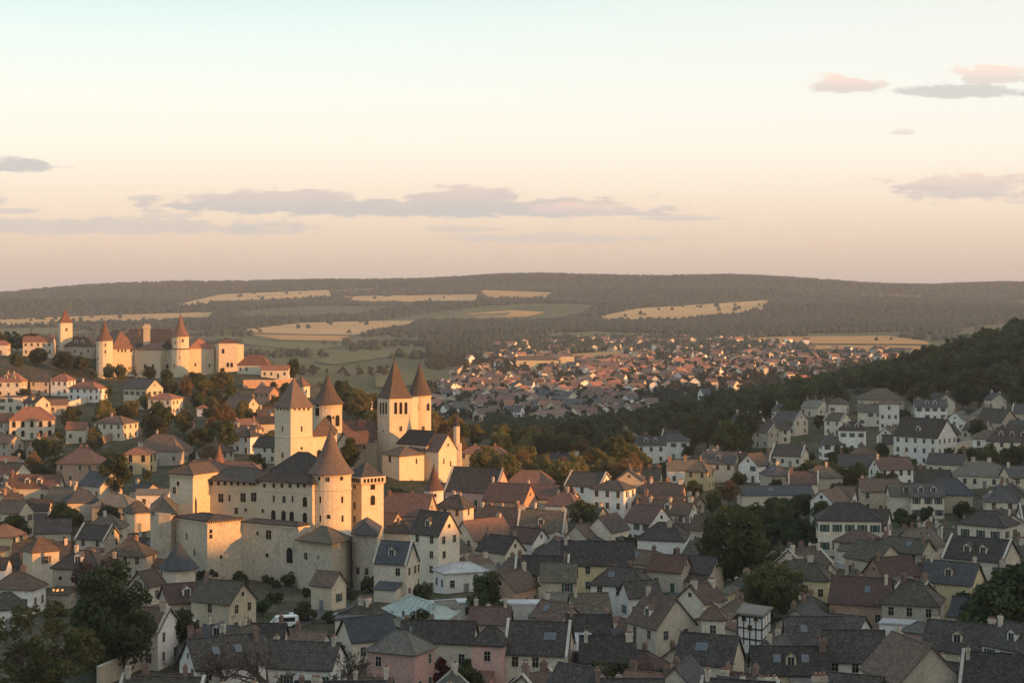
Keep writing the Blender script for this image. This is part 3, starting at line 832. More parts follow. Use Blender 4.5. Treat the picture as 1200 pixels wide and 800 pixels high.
    b.hiproof([P(175, 434), P(208, 429.5), P(208, 446), P(177, 447)], zt, 3.0, 'roof_mossy', e=.2, parent=w)
    D1, D2, D3, D4, D5 = P(206, 432), P(243, 423), P(283.5, 429), P(350, 421), P(362, 420)
    for px, py, k in ((181, 601, 'row'), (193, 603, 'small')): b.win(w, P(176, 434.3), P(207, 430), px, py, k, proud=.1)
    runs = [(D1, D2, 607.5, 'curtain_wall'), (D2, D3, 613, 'bastion'), (D3, D4, 613.5, 'curtain_wall')]
    for i, (a, c, pt, nm) in enumerate(runs):
        d = Vector(c) - Vector(a); n = Vector((-d.y, d.x)).normalized()
        k = 9 if i < 2 else 4
        ww, zt = b.block([a, c, tuple(Vector(c) + n * k), tuple(Vector(a) + n * k)], pt, nm, 'wall_rampart')
        q = [tuple(Vector(a) - n * .3), tuple(Vector(c) - n * .3), tuple(Vector(c) + n * (k + .2)), tuple(Vector(a) + n * (k + .2))]
        mb = MB(); mb.prism(q, zt - .003, zt + .55); b.part(mb, 'cornice', MAT['frame_stone'], ww)
        b.hiproof(q, zt + .55, (.8, .6, .6)[i], 'roof_dark', e=.15, parent=ww)
        if i == 1:
            mb = MB()
            for j in range(16):
                p = Vector(a) + d * ((j + .5) / 16) - n * .36
                mb.prism([(p.x - .12, p.y - .12), (p.x + .12, p.y - .12), (p.x + .12, p.y + .12), (p.x - .12, p.y + .12)], zt + .0, zt + .4)
            b.part(mb, 'corbel_openings', MAT['dark_void'], ww)
        for px, py, kk in [((219, 628, 'slit'), (228, 647, 'slit'), (198.5, 644, 'small')), ((247, 622, 'row'), (247, 628, 'row'), (259, 652, 'small')), ((302, 624.5, 'small'), (315, 626, 'big'), (339.5, 649.5, 'archbig'), (313, 650, 'row'))][i]:
            if px < 206 and i == 0: continue
            b.win(ww, a, c, px, py, kk)
    # buttress line between bastion and curtain
    # clock block in front of the round tower
    K0, K1, K2 = P(349, 419), P(388, 413), P(412, 421)
    w, zt = b.block([K0, K1, K2, P(412, 434), P(352, 434)], 631, 'clock_block', 'wall_rampart')
    b.hiproof([P(347, 418), P(389, 411.5), P(413.5, 420), P(372, 431)], zt, 2.6, 'roof_mossy', e=.3, parent=w)
    b.win(w, K0, K1, 358.5, 651, 'stone')
    cm = MB(); n = 28
    cm.lathe([(1.32, -.06), (1.32, .1), (1.15, .12)], n, mi=0); cm.lathe([(1.14, .0), (1.14, .125)], n, mi=1)
    for h in range(12):
        a = math.pi * h / 6; c_, s_ = math.cos(a), math.sin(a)
        q = [(c_ * rr - s_ * t, s_ * rr + c_ * t) for rr, t in ((.82, -.06), (1.06, -.06), (1.06, .06), (.82, .06))]
        cm.prism(q, .125, .15, 2)
    for a, ln, t in ((R(200), .62, .07), (R(75), .92, .05)):
        c_, s_ = math.cos(a), math.sin(a); cm.prism([(c_ * rr - s_ * tt, s_ * rr + c_ * tt) for rr, tt in ((-.12, -t), (ln, -t * .6), (ln, t * .6), (-.12, t))], .15, .18, 2)
    for k in range(6):
        a = math.pi * k / 6 + .26; c_, s_ = math.cos(a), math.sin(a); cm.prism([(c_ * rr - s_ * tt, s_ * rr + c_ * tt) for rr, tt in ((-.75, -.03), (.75, -.03), (.75, .03), (-.75, .03))], .126, .14, 2)
    cm.v = [(x * 1.15, -z, y * 1.15) for x, y, z in cm.v]
    ck = cm.mesh('clock_face', [MAT['frame_stone'], MAT['wall_cream'], MAT['timber']])
    o = b.win(w, K0, K1, 373.5, 652 , None, mesh=ck, name='clock_face', proud=.02); o.location.z += 1.32 / 2 + .0
    mb = MB(); mb.prism([P(411.3, 419), P(413, 417.5), P(413, 420), P(411.3, 421)], float(terr(*P(412, 419))) - 2, zt - .5); b.part(mb, 'drainpipe', MAT['iron'], w)
    # square lodge right of the clock block
    L0, L1 = P(413.5, 419.5), P(441, 416)
    w, zt = b.block([L0, L1, P(446, 429), P(416, 431)], 624, 'lodge', 'wall_rampart')
    b.hiproof([P(412, 418.5), P(442.5, 415), P(447, 430), P(415, 432)], zt, 2.3, 'roof_slate', e=.3, parent=w)
    for px, py, k in ((419.5, 668, 'stone'), (430, 669, 'stone')): b.win(w, L0, L1, px, py, k)
    mb = MB(); mb.box(-1.5, 1.5, -.1, .02, 0, 2.7, 0); mb.box(-1.3, -.2, -.13, 0, .05, 2.3, 1); mb.box(.1, 1.35, -.125, 0, .2, 2.4, 2)
    b.win(w, L0, L1, 428.5, 687.5, None, mesh=mb.mesh('door', [MAT['frame_white'], MAT['dark_void'], MAT['wall_white']]), name='door', proud=.02)
    for k in range(24): FOOT.append((xat(190 + k * 10.5, 437), 437 + 4, 9))
palace()

# ================================================= the hilltop castle
def castle():
    Y = 935
    b = Land('castle', 195, Y, 'sunlit hilltop castle with two conical towers and a tall chimney', 'castle')
    def blk(p0, p1, y0, y1, pt, dep, nm='wall'):
        a, c = P(p0, y0), P(p1, y1); d = (Vector(c) - Vector(a)).normalized(); n = Vector((-d.y, d.x)) * dep
        return b.block([a, c, tuple(Vector(c) + n), tuple(Vector(a) + n)], pt, nm) + (a, c, [a, c, tuple(Vector(c) + n), tuple(Vector(a) + n)])
    t = b.tower(122.5, 925, 4.0, 12, 0, 399, 376, 'rust', 'round_tower', over=.5, bell=.25)
    for az, py in ((-30, 404), (20, 404), (20, 412), (-40, 420)): b.twin(t, az, py, 'stone')
    clean(t)
    w, z, a, c, q = blk(131, 160, 931, 938, 408.5, 20)
    b.hiproof(q, z, 8.5, 'roof_rust', inset=.75, parent=w)
    for px in (138.5, 143, 147, 153.5): b.win(w, a, c, px, 410.5, 'stone')
    w, z, a, c, q = blk(158, 188, 936, 930, 409, 22)
    b.hiproof(q, z, 3.2, 'roof_rust', e=.5, parent=w)
    for px in (170, 179.5): b.win(w, a, c, px, 429, 'arch', name='archway')
    w, z, a, c, q = blk(136, 206, 958, 956, 407, 16, 'great_hall'); b.hiproof(q, z, 8.8, 'roof_dark', inset=.6, parent=w)
    w, z, a, c, q = blk(188, 204, 935, 934, 409, 18); b.hiproof(q, z, 5.2, 'roof_dark', parent=w); b.win(w, a, c, 196, 429, 'arch')
    mb = MB(); mb.prism([P(168, 948), P(176, 948), P(176, 951), P(168, 951)], z - 4, zat(383, 948)); mb.prism([P(167, 947.4), P(177, 947.4), P(177, 951.6), P(167, 951.6)], zat(384.5, 948), zat(382, 948))
    for i in range(3): mb.lathe([(.35, zat(382, 948)), (.3, zat(379.5, 948))], 6, xat(169.5 + i * 2.5, 949), 949.5)
    b.part(mb, 'tall_chimney', MAT['wall_castle'])
    b.put('chimney', CHIM[4], b.root, xat(163, 955), 955, zat(389, 955), 0)
    t = b.tower(211.5, 927, 4.55, 14, 0, 409, 407.5, 'rust', 'round_tower', over=.25, bell=0, cap=False)
    t2 = b.tower(211.5, 927, 4.1, 14, 0, 394, 368, 'rust', 'turret', over=.55, bell=.28, z0=zat(408, 927), parent=t)
    for az, py in ((-30, 401), (25, 399)): b.twin(t2, az, py, 'stone')
    b.twin(t, 10, 419, 'stone'); b.twin(t, -30, 428, 'stone')
    for o in (t, t2): clean(o)
    w, z, a, c, q = blk(221, 251, 932, 937, 408, 14)
    b.hiproof(q, z, 4.6, 'roof_red', inset=.5, parent=w)
    for px, py in ((245.5, 428), (229, 427)): b.win(w, a, c, px, py, 'stone')
    w, z, a, c, q = blk(251, 257.5, 940, 930, 403, 12); 
    w, z, a, c, q = blk(256.5, 278.5, 929, 931, 401.5, 13, 'gate_tower')
    b.hiproof(q, z, 2.2, 'roof_rust', parent=w)
    for px, py in ((261.5, 411), (267, 427), (271.5, 427)): b.win(w, a, c, px, py, 'arch')
    w, z, a, c, q = blk(238, 300, 924, 922, 438, 2, 'terrace_wall')
    for k in range(10): FOOT.append((xat(115 + k * 18, 940), 942, 12))
castle()

# ================================================= the church with two pointed towers, and the keep
def church():
    b = Land('church', 470, 585, 'church with two pointed belfry towers above the sunlit roofs', 'church')
    r = 5.4
    t = b.tower(462.5, 578, r, 4, -13, 466, 421, 'cone', 'bell_tower', over=.3, bell=.16, course=(486.5, 506))
    cx, Y = xat(462.5, 578), 578
    for az in (32, -58):
        for i in (-1, 0, 1):
            a = R(-90 + az); d = r * .7071; tx = i * 1.75
            x = cx + d * math.cos(a) - tx * math.sin(a); y = Y + d * math.sin(a) + tx * math.cos(a)
            b.put('window', WM['bell'], t, x, y, zat(485, y), a + math.pi / 2)
    b.twin(t, 32, 502, 'stone'); b.twin(t, -58, 505, 'small'); clean(t)
    t = b.tower(492, 594, 3.5, 18, 0, 462.5, 425, 'cone', 'bell_tower', over=.45, bell=.12, course=(464,))
    for az in (-14, 50): b.twin(t, az, 476, 'arch')
    b.twin(t, 20, 502, 'stone'); clean(t)
    mb = MB(); mb.prism([P(478, 586), P(490, 588), P(490, 594), P(478, 594)], 46, zat(466, 586)); b.part(mb, 'tower_link', MAT['wall_castle'])
    # nave to the left
    a, c = P(402, 576), P(445, 580); d = (Vector(c) - Vector(a)).normalized(); n = Vector((-d.y, d.x)) * 11
    q = [a, c, tuple(Vector(c) + n), tuple(Vector(a) + n)]
    w, z = b.block(q, 515, 'nave'); ro = b.hiproof(q, z, 5.6, 'roof_maroon', inset=.15, parent=w)
    mb = MB(); mb.box(-1.2, 1.2, -.3, 1.5, 0, 2.2); b.put('roof_hatch', mb.mesh('roof_hatch', MAT['roof_red']), w, *((Vector(a) + d * 6.8 + n * .3)[:]), z + 3.2)
    for px in (415, 427): b.win(w, a, c, px, 524, 'small')
    w, z = b.block([P(396, 572), P(412, 568), P(416, 578), P(398, 580)], 517, 'chapel'); b.gable(P(396, 572), P(412, 568), 9, z, 3.0, 'roof_maroon', 'wall_castle', w)
    # hall and gables in front of the towers
    a, c = P(466, 566), P(500, 558.5); d = (Vector(c) - Vector(a)).normalized(); n = Vector((-d.y, d.x)) * 9
    q = [a, c, tuple(Vector(c) + n), tuple(Vector(a) + n)]
    w, z = b.block(q, 519, 'hall'); b.hiproof(q, z, 3.8, 'roof_dark', inset=.2, parent=w)
    b.win(w, a, c, 497, 528, 'stone')
    A, B2 = P(514, 556), P(535, 563)
    d = (Vector(B2) - Vector(A)).normalized(); n = Vector((-d.y, d.x)) * 11
    w, z = b.block([A, B2, tuple(Vector(B2) + n), tuple(Vector(A) + n)], 527, 'transept', 'wall_castle')
    b.gable(A, B2, 11, z, 4.4, 'roof_maroon', 'wall_castle', w); b.win(w, A, B2, 525, 521, 'small')
    b.win(w, A, B2, 520, 540, 'slit'); b.win(w, A, B2, 528, 543, 'slit')
    A, B2 = P(448, 558), P(468, 549); C2 = P(497, 556)
    q = [A, B2, C2, P(478, 566)]
    w, z = b.block(q, 531, 'sacristy'); b.hiproof(q, z, 2.0, 'roof_brown', parent=w)
    b.win(w, A, B2, 457, 537, 'big'); b.win(w, B2, C2, 488, 540, 'slit')
    t = b.tower(535, 568, .95, 8, 0, 499, 484, 'slate', 'slender_turret', over=.12, bell=.2); clean(t)
    mb = MB(); mb.prism([P(531, 567), P(540, 567), P(541, 571), P(531, 571)], 42, zat(520, 567)); b.part(mb, 'buttress', MAT['wall_castle'])
    for k in range(12): FOOT.append((xat(405 + k * 12, 568), 570, 9))
    # keep: square tower turned corner-on, and the round tower behind
    k = Land('keep', 344, 540, 'tall square stone keep with pyramid roof behind the palace', 'tower')
    t = k.tower(344, 540, 5.35, 4, -2, 477, 443, 'cone', 'square_tower', over=.55, bell=.06, course=(511,))
    for az, py, kk in ((43, 502, 'slit'), (-47, 502, 'slit'), (43, 533, 'stone'), (-47, 533, 'stone'), (43, 525, 'small')): k.twin(t, az, py, kk)
    cx = xat(344, 540)
    for az in (43, -47):
        for tx in (-2.4, -.8, .8, 2.4):
            a = R(-90 + az); d = 5.35 * .7071; x = cx + d * math.cos(a) - tx * math.sin(a); y = 540 + d * math.sin(a) + tx * math.cos(a)
            k.put('window', WM['small'], t, x, y, zat(480.5, y), a + math.pi / 2)
    clean(t)
    a, c = P(364, 546), P(392, 552)
    w, z = k.block([a, c, P(395, 566), P(368, 562)], 511, 'wing'); k.hiproof([a, c, P(395, 566), P(368, 562)], z, 4.5, 'roof_brown', parent=w)
    k.win(w, a, c, 374, 533, 'archbig')
    r2 = Land('round_tower', 384, 578, 'round stone tower with cone roof right behind the square keep', 'tower')
    t = r2.tower(384, 578, 4.35, 20, 0, 473, 438, 'cone', 'wall', over=.75, bell=.2, course=(476,))
    for az, py, kk in ((10, 492, 'archbig'), (48, 492, 'archbig'), (-40, 480, 'archbig'), (28, 489, 'small')): r2.twin(t, az, py, kk)
    clean(t)
    for px, Y in ((344, 540), (384, 578), (365, 555), (335, 548)): FOOT.append((xat(px, Y), Y, 10))
church()

# small lone towers
def lone():
    b = Land('bell_tower', 76.5, 960, 'slim square tower with pointed red roof left of the hilltop castle', 'tower')
    t = b.tower(76.5, 960, 4.2, 4, -20, 378, 362, 'red', 'wall', over=.4, bell=.2)
    for az, py in ((25, 386), (-65, 388)): b.twin(t, az, py, 'stone')
    clean(t)
    b = Land('turret_house', 508, 500, 'small round white turret with reddish cone roof among the sunlit roofs', 'turret')
    t = b.tower(508.5, 500, 2.5, 16, 0, 573.5, 545, 'rust', 'wall', wm='wall_white', over=.35, bell=.2); b.twin(t, 10, 580, 'small'); clean(t)
    FOOT.append((xat(508, 500), 500, 3))
    b = Land('conical_pavilion', 210, 415, 'low blue-slate conical roof standing below the palace wall', 'pavilion')
    t = b.tower(209.5, 412, 3.6, 12, 0, 665, 633, 'slateblue', 'wall', wm='wall_cream', over=.9, bell=.12, cap=False); b.twin(t, 30, 671, 'row'); clean(t)
    FOOT.append((xat(209, 412), 412, 5))
    # pavilion with the pale green standing-seam roof
    b = Land('metal_roofed_hall', 490, 350, 'large low hall with pale green standing-seam metal roof', 'hall')
    a, c, d_, e_ = P(449, 352), P(506, 332), P(537, 350), P(480, 369)
    w, z = b.block([a, c, d_, e_], 716.5 - 3, 'wall', 'wall_cream')
    rf = b.hiproof([a, c, d_, e_], z, 2.1, 'roof_copper', e=.7, inset=.75, parent=w)
    mb = MB(); A, C, D, E = map(Vector, (a, c, d_, e_)); cen = (A + C + D + E) / 4
    for i in range(12):
        p = A + (C - A) * ((i + .5) / 12); r = A + (C - A) * .28 + (E - A) * .5; r_ = A + (C - A) * .72 + (E - A) * .5
        u = min(max((i + .5) / 12, .28), .72); q = A + (C - A) * u + (E - A) * .5
        mb.tube((p.x, p.y, z + .12), (q.x, q.y, z + 2.2), .05, .05, 4)
    for i in range(7):
        p = C + (D - C) * ((i + .5) / 7); q = A + (C - A) * .72 + (E - A) * .5; mb.tube((p.x, p.y, z + .12), (q.x, q.y, z + 2.2), .05, .05, 4)
    b.part(mb, 'roof_seams', MAT['roof_copper'], w)
    for px in (460, 473, 486): b.win(w, a, c, px, 722, 'tall')
    for k in range(4): FOOT.append((xat(465 + k * 16, 350), 350, 5))
    # half-timbered house
    b = Land('timbered_house', 884, 327, 'black-and-white half-timbered house with a flat roof', 'house')
    a, c, d_, e_ = P(864.5, 324), P(893, 321), P(903, 329), P(872, 333)
    w, z = b.block([a, c, d_, e_], 719, 'wall', 'wall_white')
    mb = MB()
    for (p, q, n) in ((Vector(a), Vector(c), 4), (Vector(c), Vector(d_), 3)):
        dd = (q - p).normalized(); nn = Vector((dd.y, -dd.x)) * .06
        for i in range(n + 1):
            m = p + (q - p) * i / n; s1 = m - dd * .11 + nn; s2 = m + dd * .11 + nn
            mb.prism([tuple(s1), tuple(s2), tuple(s2 - nn * 1.5), tuple(s1 - nn * 1.5)], z - 5.0, z)
        for hz in (0.22, 2.2, 4.0):
            s1, s2 = p - dd * .1 + nn * 1.4, q + dd * .1 + nn * 1.4
            mb.prism([tuple(s1), tuple(s2), tuple(s2 - nn * 2), tuple(s1 - nn * 2)], z - hz - .12, z - hz + .12)
    b.part(mb, 'timber_frame', MAT['timber'], w)
    mb = MB(); e = .4; cen = (Vector(a) + Vector(c) + Vector(d_) + Vector(e_)) / 4
    q = [tuple(Vector(v) + (Vector(v) - cen).normalized() * .6) for v in (a, c, d_, e_)]; mb.prism(q, z, z + .3); mb.prism([tuple(Vector(v) + (Vector(v) - cen).normalized() * .1) for v in (a, c, d_, e_)], z + .3, z + .36)
    b.part(mb, 'roof', MAT['roof_grey'])
    for px, py in ((872, 724), (886, 724), (879, 735), (893, 731)): b.win(w, a, c, px, py, 'row', proud=.02) if px < 892 else None
    FOOT.append((xat(884, 327), 327, 4))
lone()

# ------------------------------------------------------------ houses read off the photograph
# ridge px, py | length, width, turn | wall height, roof height | roof kind, wall, roof colour | options
TABLE = """
22 671 10 8 -10 5 2.6 h white brown c1 full
8 694 8 7 20 4 2.5 h white dark
98 645 12 9 -12 7.5 3 h stone slate c1 d1
48 630 7 6.5 35 8 2.5 h cream brown
115 615 9.5 8 -22 5.5 3 g stone dark v c1
6 614 8 8 -15 6 2.5 h yellow orange
62 608 10 9 15 4 3 g stone dark
14 586 10 8 -20 7 3 g cream brown c1
46 585 7 7 0 5 2.6 g cream dark
96 574 10 8 20 5 3 h stone slateblue
118 553 10 9 -38 4.5 3.6 g cream slateblue
138 579 13 10 -15 3.5 3 h stone grey
180 573 10 7 0 4 1.2 g white grey
161 587 7 7 20 5 2.6 h cream dark
42 556 16 9 0 5 3.5 g stone rust c2 d2
97 525 14 12 -12 6.5 4.5 h brick red c2
165 523 9 8 -8 6.5 2.2 h yellow red c2 a
192 509 18 12 -20 5 5 h stone brown c1
38 477 18 13 12 7 4.6 h cream red c2 a full
91 494 8 7 0 5 2.6 g cream red
136 487 14 11 -24 6 2.6 h cream brown c1
168 444 14 11 -32 8 4 g cream slate c1 full
194 461 12 10 -20 6.5 2 h cream red
103 447 15 10 -25 5.5 2.8 h white red c1
74 438 9 8 -15 6.5 2.8 h white red
49 438 9 9 0 6 3.2 g stone dark
14 437 12 9 -5 7 3.6 h cream red c2 d2
16 462 11 9 -4 6 1 f cream brown
46 394 16 9 3 7 2.6 g cream red c1
96 395 16 11 -10 5 4.6 h stone brown d2
3 399 7 6 0 5 2 h cream red
299 416 16 10 -8 4.5 4.6 h cream red
323 428 14 6 -3 4 2 g cream red
353 441 6 6 -30 5 4 p cream rust
425 462 7 6 -30 6 2.4 g white rust c1
312 453 9 7 -30 6 2.5 g brick rust
290 503 8 7 -30 6 2.2 h white dark c1
318 512 10 8 -28 5.5 3 g cream dark
310 488 8 7 25 4.5 2.4 g stone dark c1
238 475 4 4 -20 3.2 1 p white red w0
282 545 12 9 10 4 2.6 g grey grey
218 490 6 4 -25 3 1.2 g brick rust w0
68 468 8 6 10 4 2 g stone rust
568 523 18 10 -10 5.5 2.2 h yellow red c2
560 548 17 10 -28 4.5 6.2 g pink dark v
622 551 14 9 -12 4.5 3.6 h brick rust
660 532 13 12 -32 4 5.4 g stone slateblue c1
598 566 14 9 -28 5 4.4 g brick maroon c2
690 553 12 9 -30 6 3.6 g white dark v
719 563 11 9 -28 9 2 h white dark full
662 577 10 8 -22 5 3 h white maroon c1
640 568 8 8 -20 5 3.4 g cream maroon
636 598 13 9 -10 5.5 4.6 g cream mossy v c2 d1
590 594 13 9 -38 5.5 4.2 g cream rust c2
566 608 14 9 42 5.5 4.2 g cream rust c1
587 627 10 8 -40 4.5 3.4 g cream dark c2
619 618 9 8 -38 4.5 3 g white maroon c1
510 599 9.5 8 -40 12.5 4.6 g cream dark d1 ws
464 634 8.5 6.5 -22 8 4 g cream slateblue v d1 ws
540 659 12 8 24 4.5 1.6 h white metal
636 651 13 8.5 -6 5.5 3.2 g tan dark v c2
700 634 17 10 -5 6 4.4 g yellow dark c1
728 664 13 9 -12 6 3 h white dark c1 k
600 668 11 8 60 5 3.2 g brick brown c1
655 660 8 8 -4 6 3 g tan mossy
760 592 11 9 -52 5.5 4 g white maroon c1
683 614 7 7 55 4 2.8 g cream brown
712 603 11 8 60 5 3.6 g cream dark
780 612 13 10 -22 5 3.6 h white dark c1
785 650 9 7 -28 4.5 3 g stone rust
815 651 12 8 -32 4 3 g tan dark c1
994 589 17 12 -6 8.2 3.6 h cream dark sg full
1006 621 11 9 -25 4.5 2.4 h cream brown
1024 635 12 8.5 -58 5 3.4 g tan mossy b
1045 652 11 9 25 4 3.6 g brick maroon c1
972 573 9 8 48 6 3 g white brown full
990 570 6 5 -30 6 3 g white brown
908 569 24 9 3 3 2.2 g cream slateblue w0 k
1030 561 12 8 -3 6 3 g tan brown c1
1060 566 10 8 -2 6 3 g cream mossy d1
1085 566 10 8 -4 6 3.2 g cream slate d2
1110 560 14 10 -10 5 4 h tan slateblue
844 529 12 9 -20 6 3.6 g cream slate d1
866 531 9 8 -46 5 3.6 g yellow maroon
884 531 8 8 50 5.5 3.6 g white dark
820 541 8 7 -25 6 2.6 h yellow mossy
762 511 12 9 0 7 3 g white slate d2
790 508 13 9 -8 7 2.6 h white slate full
1032 455 22 18 -8 6 5 h stone mossy
1042 468 9 9 -12 11 1.6 h white brown
1022 474 12 9 -20 6 3 g cream grey
999 494 11 9 -12 8 3 h white dark d2 full
1090 468 15 9 -6 6 3 g white slate d2
983 466 9 8 -20 5 2.6 h cream brown
1084 490 18 14 -42 9.5 6 g white dark c2 d1 full
1090 511 10 9 -16 5 2.8 h yellow brown
1168 479 13 12 -50 5 5 g tan mossy
1186 498 17 12 -15 6 5 h cream dark c1 d3
1158 504 11 9 -10 7 2.6 h white mossy
1150 540 18 13 -18 3.5 4 h cream grey c2
1158 598 13 10 -38 8 3 h cream dark c1
1150 630 15 10 -38 8 4 g cream dark d2 v full
1117 658 12 8.5 -34 7 3.6 g yellow slate c2 d1
1070 682 12 10 -20 6.5 3.4 h stone mossy
1010 676 13 9 -20 5 4.4 g brick maroon c1 k
1055 723 8 6 -20 4 1 f white metal w0
1078 728 5 5 -40 5 1.4 h pink grey
1068 748 14 12 -74 6.5 5.2 g stone brown c1 w0
1000 738 11 8.5 -6 5.5 4.2 g white dark
1128 729 13 10 -30 5 4 g tan dark c2 d1
1178 766 14 10 -20 6 3.6 g grey dark c1 v
953 722 11 9 -3 5 4 g white dark k
775 698 10 10 -58 6.5 4.6 g stone brown c1 d1
836 708 4.5 4.5 -10 8 2 p cream brown
832 743 11 8 -25 5 4 g cream dark k y
925 757 14 8 -2 4.5 3.6 g yellow dark c1 k d1
712 745 10 8 -3 5.5 3.4 g pink dark c2
632 728 12 9.5 -10 6.5 4.4 g cream dark v k
660 742 10 8 -6 6 2 g yellow metal k
575 733 6 6 -14 8 2.4 h pink dark
470 740 10 8.5 -24 7 2.6 h pink grey
522 727 12 8 -8 5 3 g cream dark
575 711 8 7 -6 6 2.4 g stone maroon c2
430 722 10 8 28 4 3.4 g cream slateblue
410 718 6 5 0 3.6 1 f cream slate
262 745 14 9 30 5.5 4 g white dark k c1
215 683 9 8 25 5 3 g stone maroon d1
262 680 11 9 -32 6 3.4 g tan mossy c1
385 669 6 6 -30 5 2.4 g tan brown
195 655 7 5 -10 3 1.4 g cream brown
172 668 6 6 60 4 2.6 g stone brown
20 648 7 6 -25 4 2.6 h cream dark
735 795 12 9 0 4 3.4 g tan dark c1
800 775 11 8 70 4.5 3.6 g cream slate c1 y
1000 790 10 8 -25 4 3 g cream dark
1140 700 8 7 -30 5 3 g cream slate
690 720 9 7 -5 4.5 2.6 g tan dark c2
610 700 9 6 0 3.6 1 f grey metal
690 695 8 7 12 5 3 g white mossy c1
750 680 8 6 20 5 2.6 g grey dark
680 780 9 9 -40 5 3.6 g stone dark
525 700 11 6 24 3 1 f white metal
430 585 7 6 -30 5 2.4 h pink rust
450 600 9 7 -28 5 2.6 g cream rust c1
480 578 14 10 -18 5 5.2 g stone maroon c1
535 580 8 7 -25 6 3 h cream dark c1
470 610 8 7 -20 5 2.4 h cream dark c1
"""
for ln in TABLE.strip().splitlines():
    t = ln.split()
    px, py, L, W, rot, hw, hr = map(float, t[:7])
    k = .80 if py > 640 else .84 if py > 560 else .9; L *= k; W *= k; hr *= .92
    op = ' '.join(t[10:]) + (' x' if py > 555 and rng.random() < .3 else '')
    house(px, py, L, W, rot, hw, hr, t[7], t[8], t[9], op)
NHAND = len(HOUSES)

# ------------------------------------------------------------ trees named in the photograph
def leaf_mat(name, c, c2):
    m, nt, b = nodes(name); N = nt.nodes.new; L = nt.links.new
    at = N('ShaderNodeAttribute'); at.attribute_name = 'tint'
    oi = N('ShaderNodeObjectInfo')
    mx = N('ShaderNodeMix'); mx.data_type = 'RGBA'; L(at.outputs['Fac'], mx.inputs[0]); mx.inputs[6].default_value = c + (1,); mx.inputs[7].default_value = c2 + (1,)
    r = N('ShaderNodeMapRange'); L(oi.outputs['Random'], r.inputs[0]); r.inputs[3].default_value = .75; r.inputs[4].default_value = 1.25
    s = N('ShaderNodeVectorMath'); s.operation = 'SCALE'; L(mx.outputs[2], s.inputs[0]); L(r.outputs[0], s.inputs['Scale'])
    L(s.outputs[0], b.inputs['Base Color']); b.inputs['Roughness'].default_value = .85; b.inputs['Specular IOR Level'].default_value = .1
    tr = N('ShaderNodeBsdfTranslucent'); L(s.outputs[0], tr.inputs[0])
    ms = N('ShaderNodeMixShader'); ms.inputs[0].default_value = .25; L(b.outputs[0], ms.inputs[1]); L(tr.outputs[0], ms.inputs[2])
    L(ms.outputs[0], nt.nodes['Material Output'].inputs[0])
    MAT[name] = m
leaf_mat('leaf_green', (.058, .072, .026), (.098, .108, .036))
leaf_mat('leaf_dark', (.044, .058, .026), (.076, .090, .036))
leaf_mat('leaf_olive', (.115, .115, .045), (.165, .150, .055))
leaf_mat('leaf_autumn', (.150, .095, .045), (.190, .130, .055))
leaf_mat('leaf_pale', (.115, .120, .045), (.165, .160, .058))
leaf_mat('leaf_red', (.085, .022, .022), (.12, .030, .028))
leaf_mat('leaf_purple', (.075, .048, .042), (.10, .065, .05))
def crown_arrays(lobes, n, size, seed, hollow=.72, flat=1.0):
    g = np.random.default_rng(seed)
    cs = np.array([l[:3] for l in lobes]); rs = np.array([l[3] for l in lobes])
    pr = rs ** 2; pr /= pr.sum()
    k = g.choice(len(lobes), n, p=pr)
    d = g.normal(size=(n, 3)); d[:, 2] = d[:, 2] * .9 + .22; d /= np.linalg.norm(d, axis=1)[:, None]
    rad = rs[k] * (hollow + (1 - hollow) * g.random(n) ** .6) * (1 + .10 * g.normal(size=n))
    p = cs[k] + d * rad[:, None] * np.array([1, 1, flat])
    nrm = d + g.normal(size=(n, 3)) * .55; nrm /= np.linalg.norm(nrm, axis=1)[:, None]
    a = np.cross(nrm, g.normal(size=(n, 3))); a /= np.linalg.norm(a, axis=1)[:, None]
    b = np.cross(nrm, a)
    s = size * (.6 + .8 * g.random(n))
    a *= s[:, None]; b *= (s * .7)[:, None]
    bend = nrm * (s * .25)[:, None]
    V = np.stack([p - a - b * .3 - bend, p - b, p + a + b * .2 - bend, p + b], 1).reshape(-1, 3)
    Q = np.arange(4 * n).reshape(-1, 4)
    lt = g.random(len(lobes))[k] * .6 + g.random(n) * .4
    return V, Q, np.repeat(lt, 4)
def crown_mesh(lobes, n, size, seed, m, **kw):
    V, Q, t = crown_arrays(lobes, n, size, seed, **kw)
    me = np_mesh('crown', V, Q, MAT[m])
    at = me.attributes.new('tint', 'FLOAT', 'POINT'); at.data.foreach_set('value', t.astype(np.float32))
    return me
def lobes_round(seed, H=10, rx=4.2, z0=.10, k=26, rr=(.9, 1.7)):
    g = random.Random(seed); o = []
    while len(o) < k:
        x, y, z = g.uniform(-1, 1), g.uniform(-1, 1), g.uniform(-1, 1)
        q = x * x + y * y + z * z
        if q > 1 or q < .28: continue
        r = g.uniform(*rr)
        zc = H * (z0 + (1 - z0) * .5) ; zr = H * (1 - z0) * .5 - r * .8
        o.append((x * (rx - r * .7), y * (rx - r * .7), zc + z * zr, r))
    return o
def lobes_cone(seed, H=10, rx=2.6, k=26, z0=.1, pw=1.0):
    g = random.Random(seed); o = []
    for i in range(k):
        t = (i + .5) / k; t = t ** .85; z = H * (z0 + (1 - z0 - .05) * t); w = rx * ((1 - t) ** pw) + .15
        a = g.uniform(0, 6.28); r = max(.35, w * .55); o.append((math.cos(a) * w * .55, math.sin(a) * w * .55, z, r))
    return o
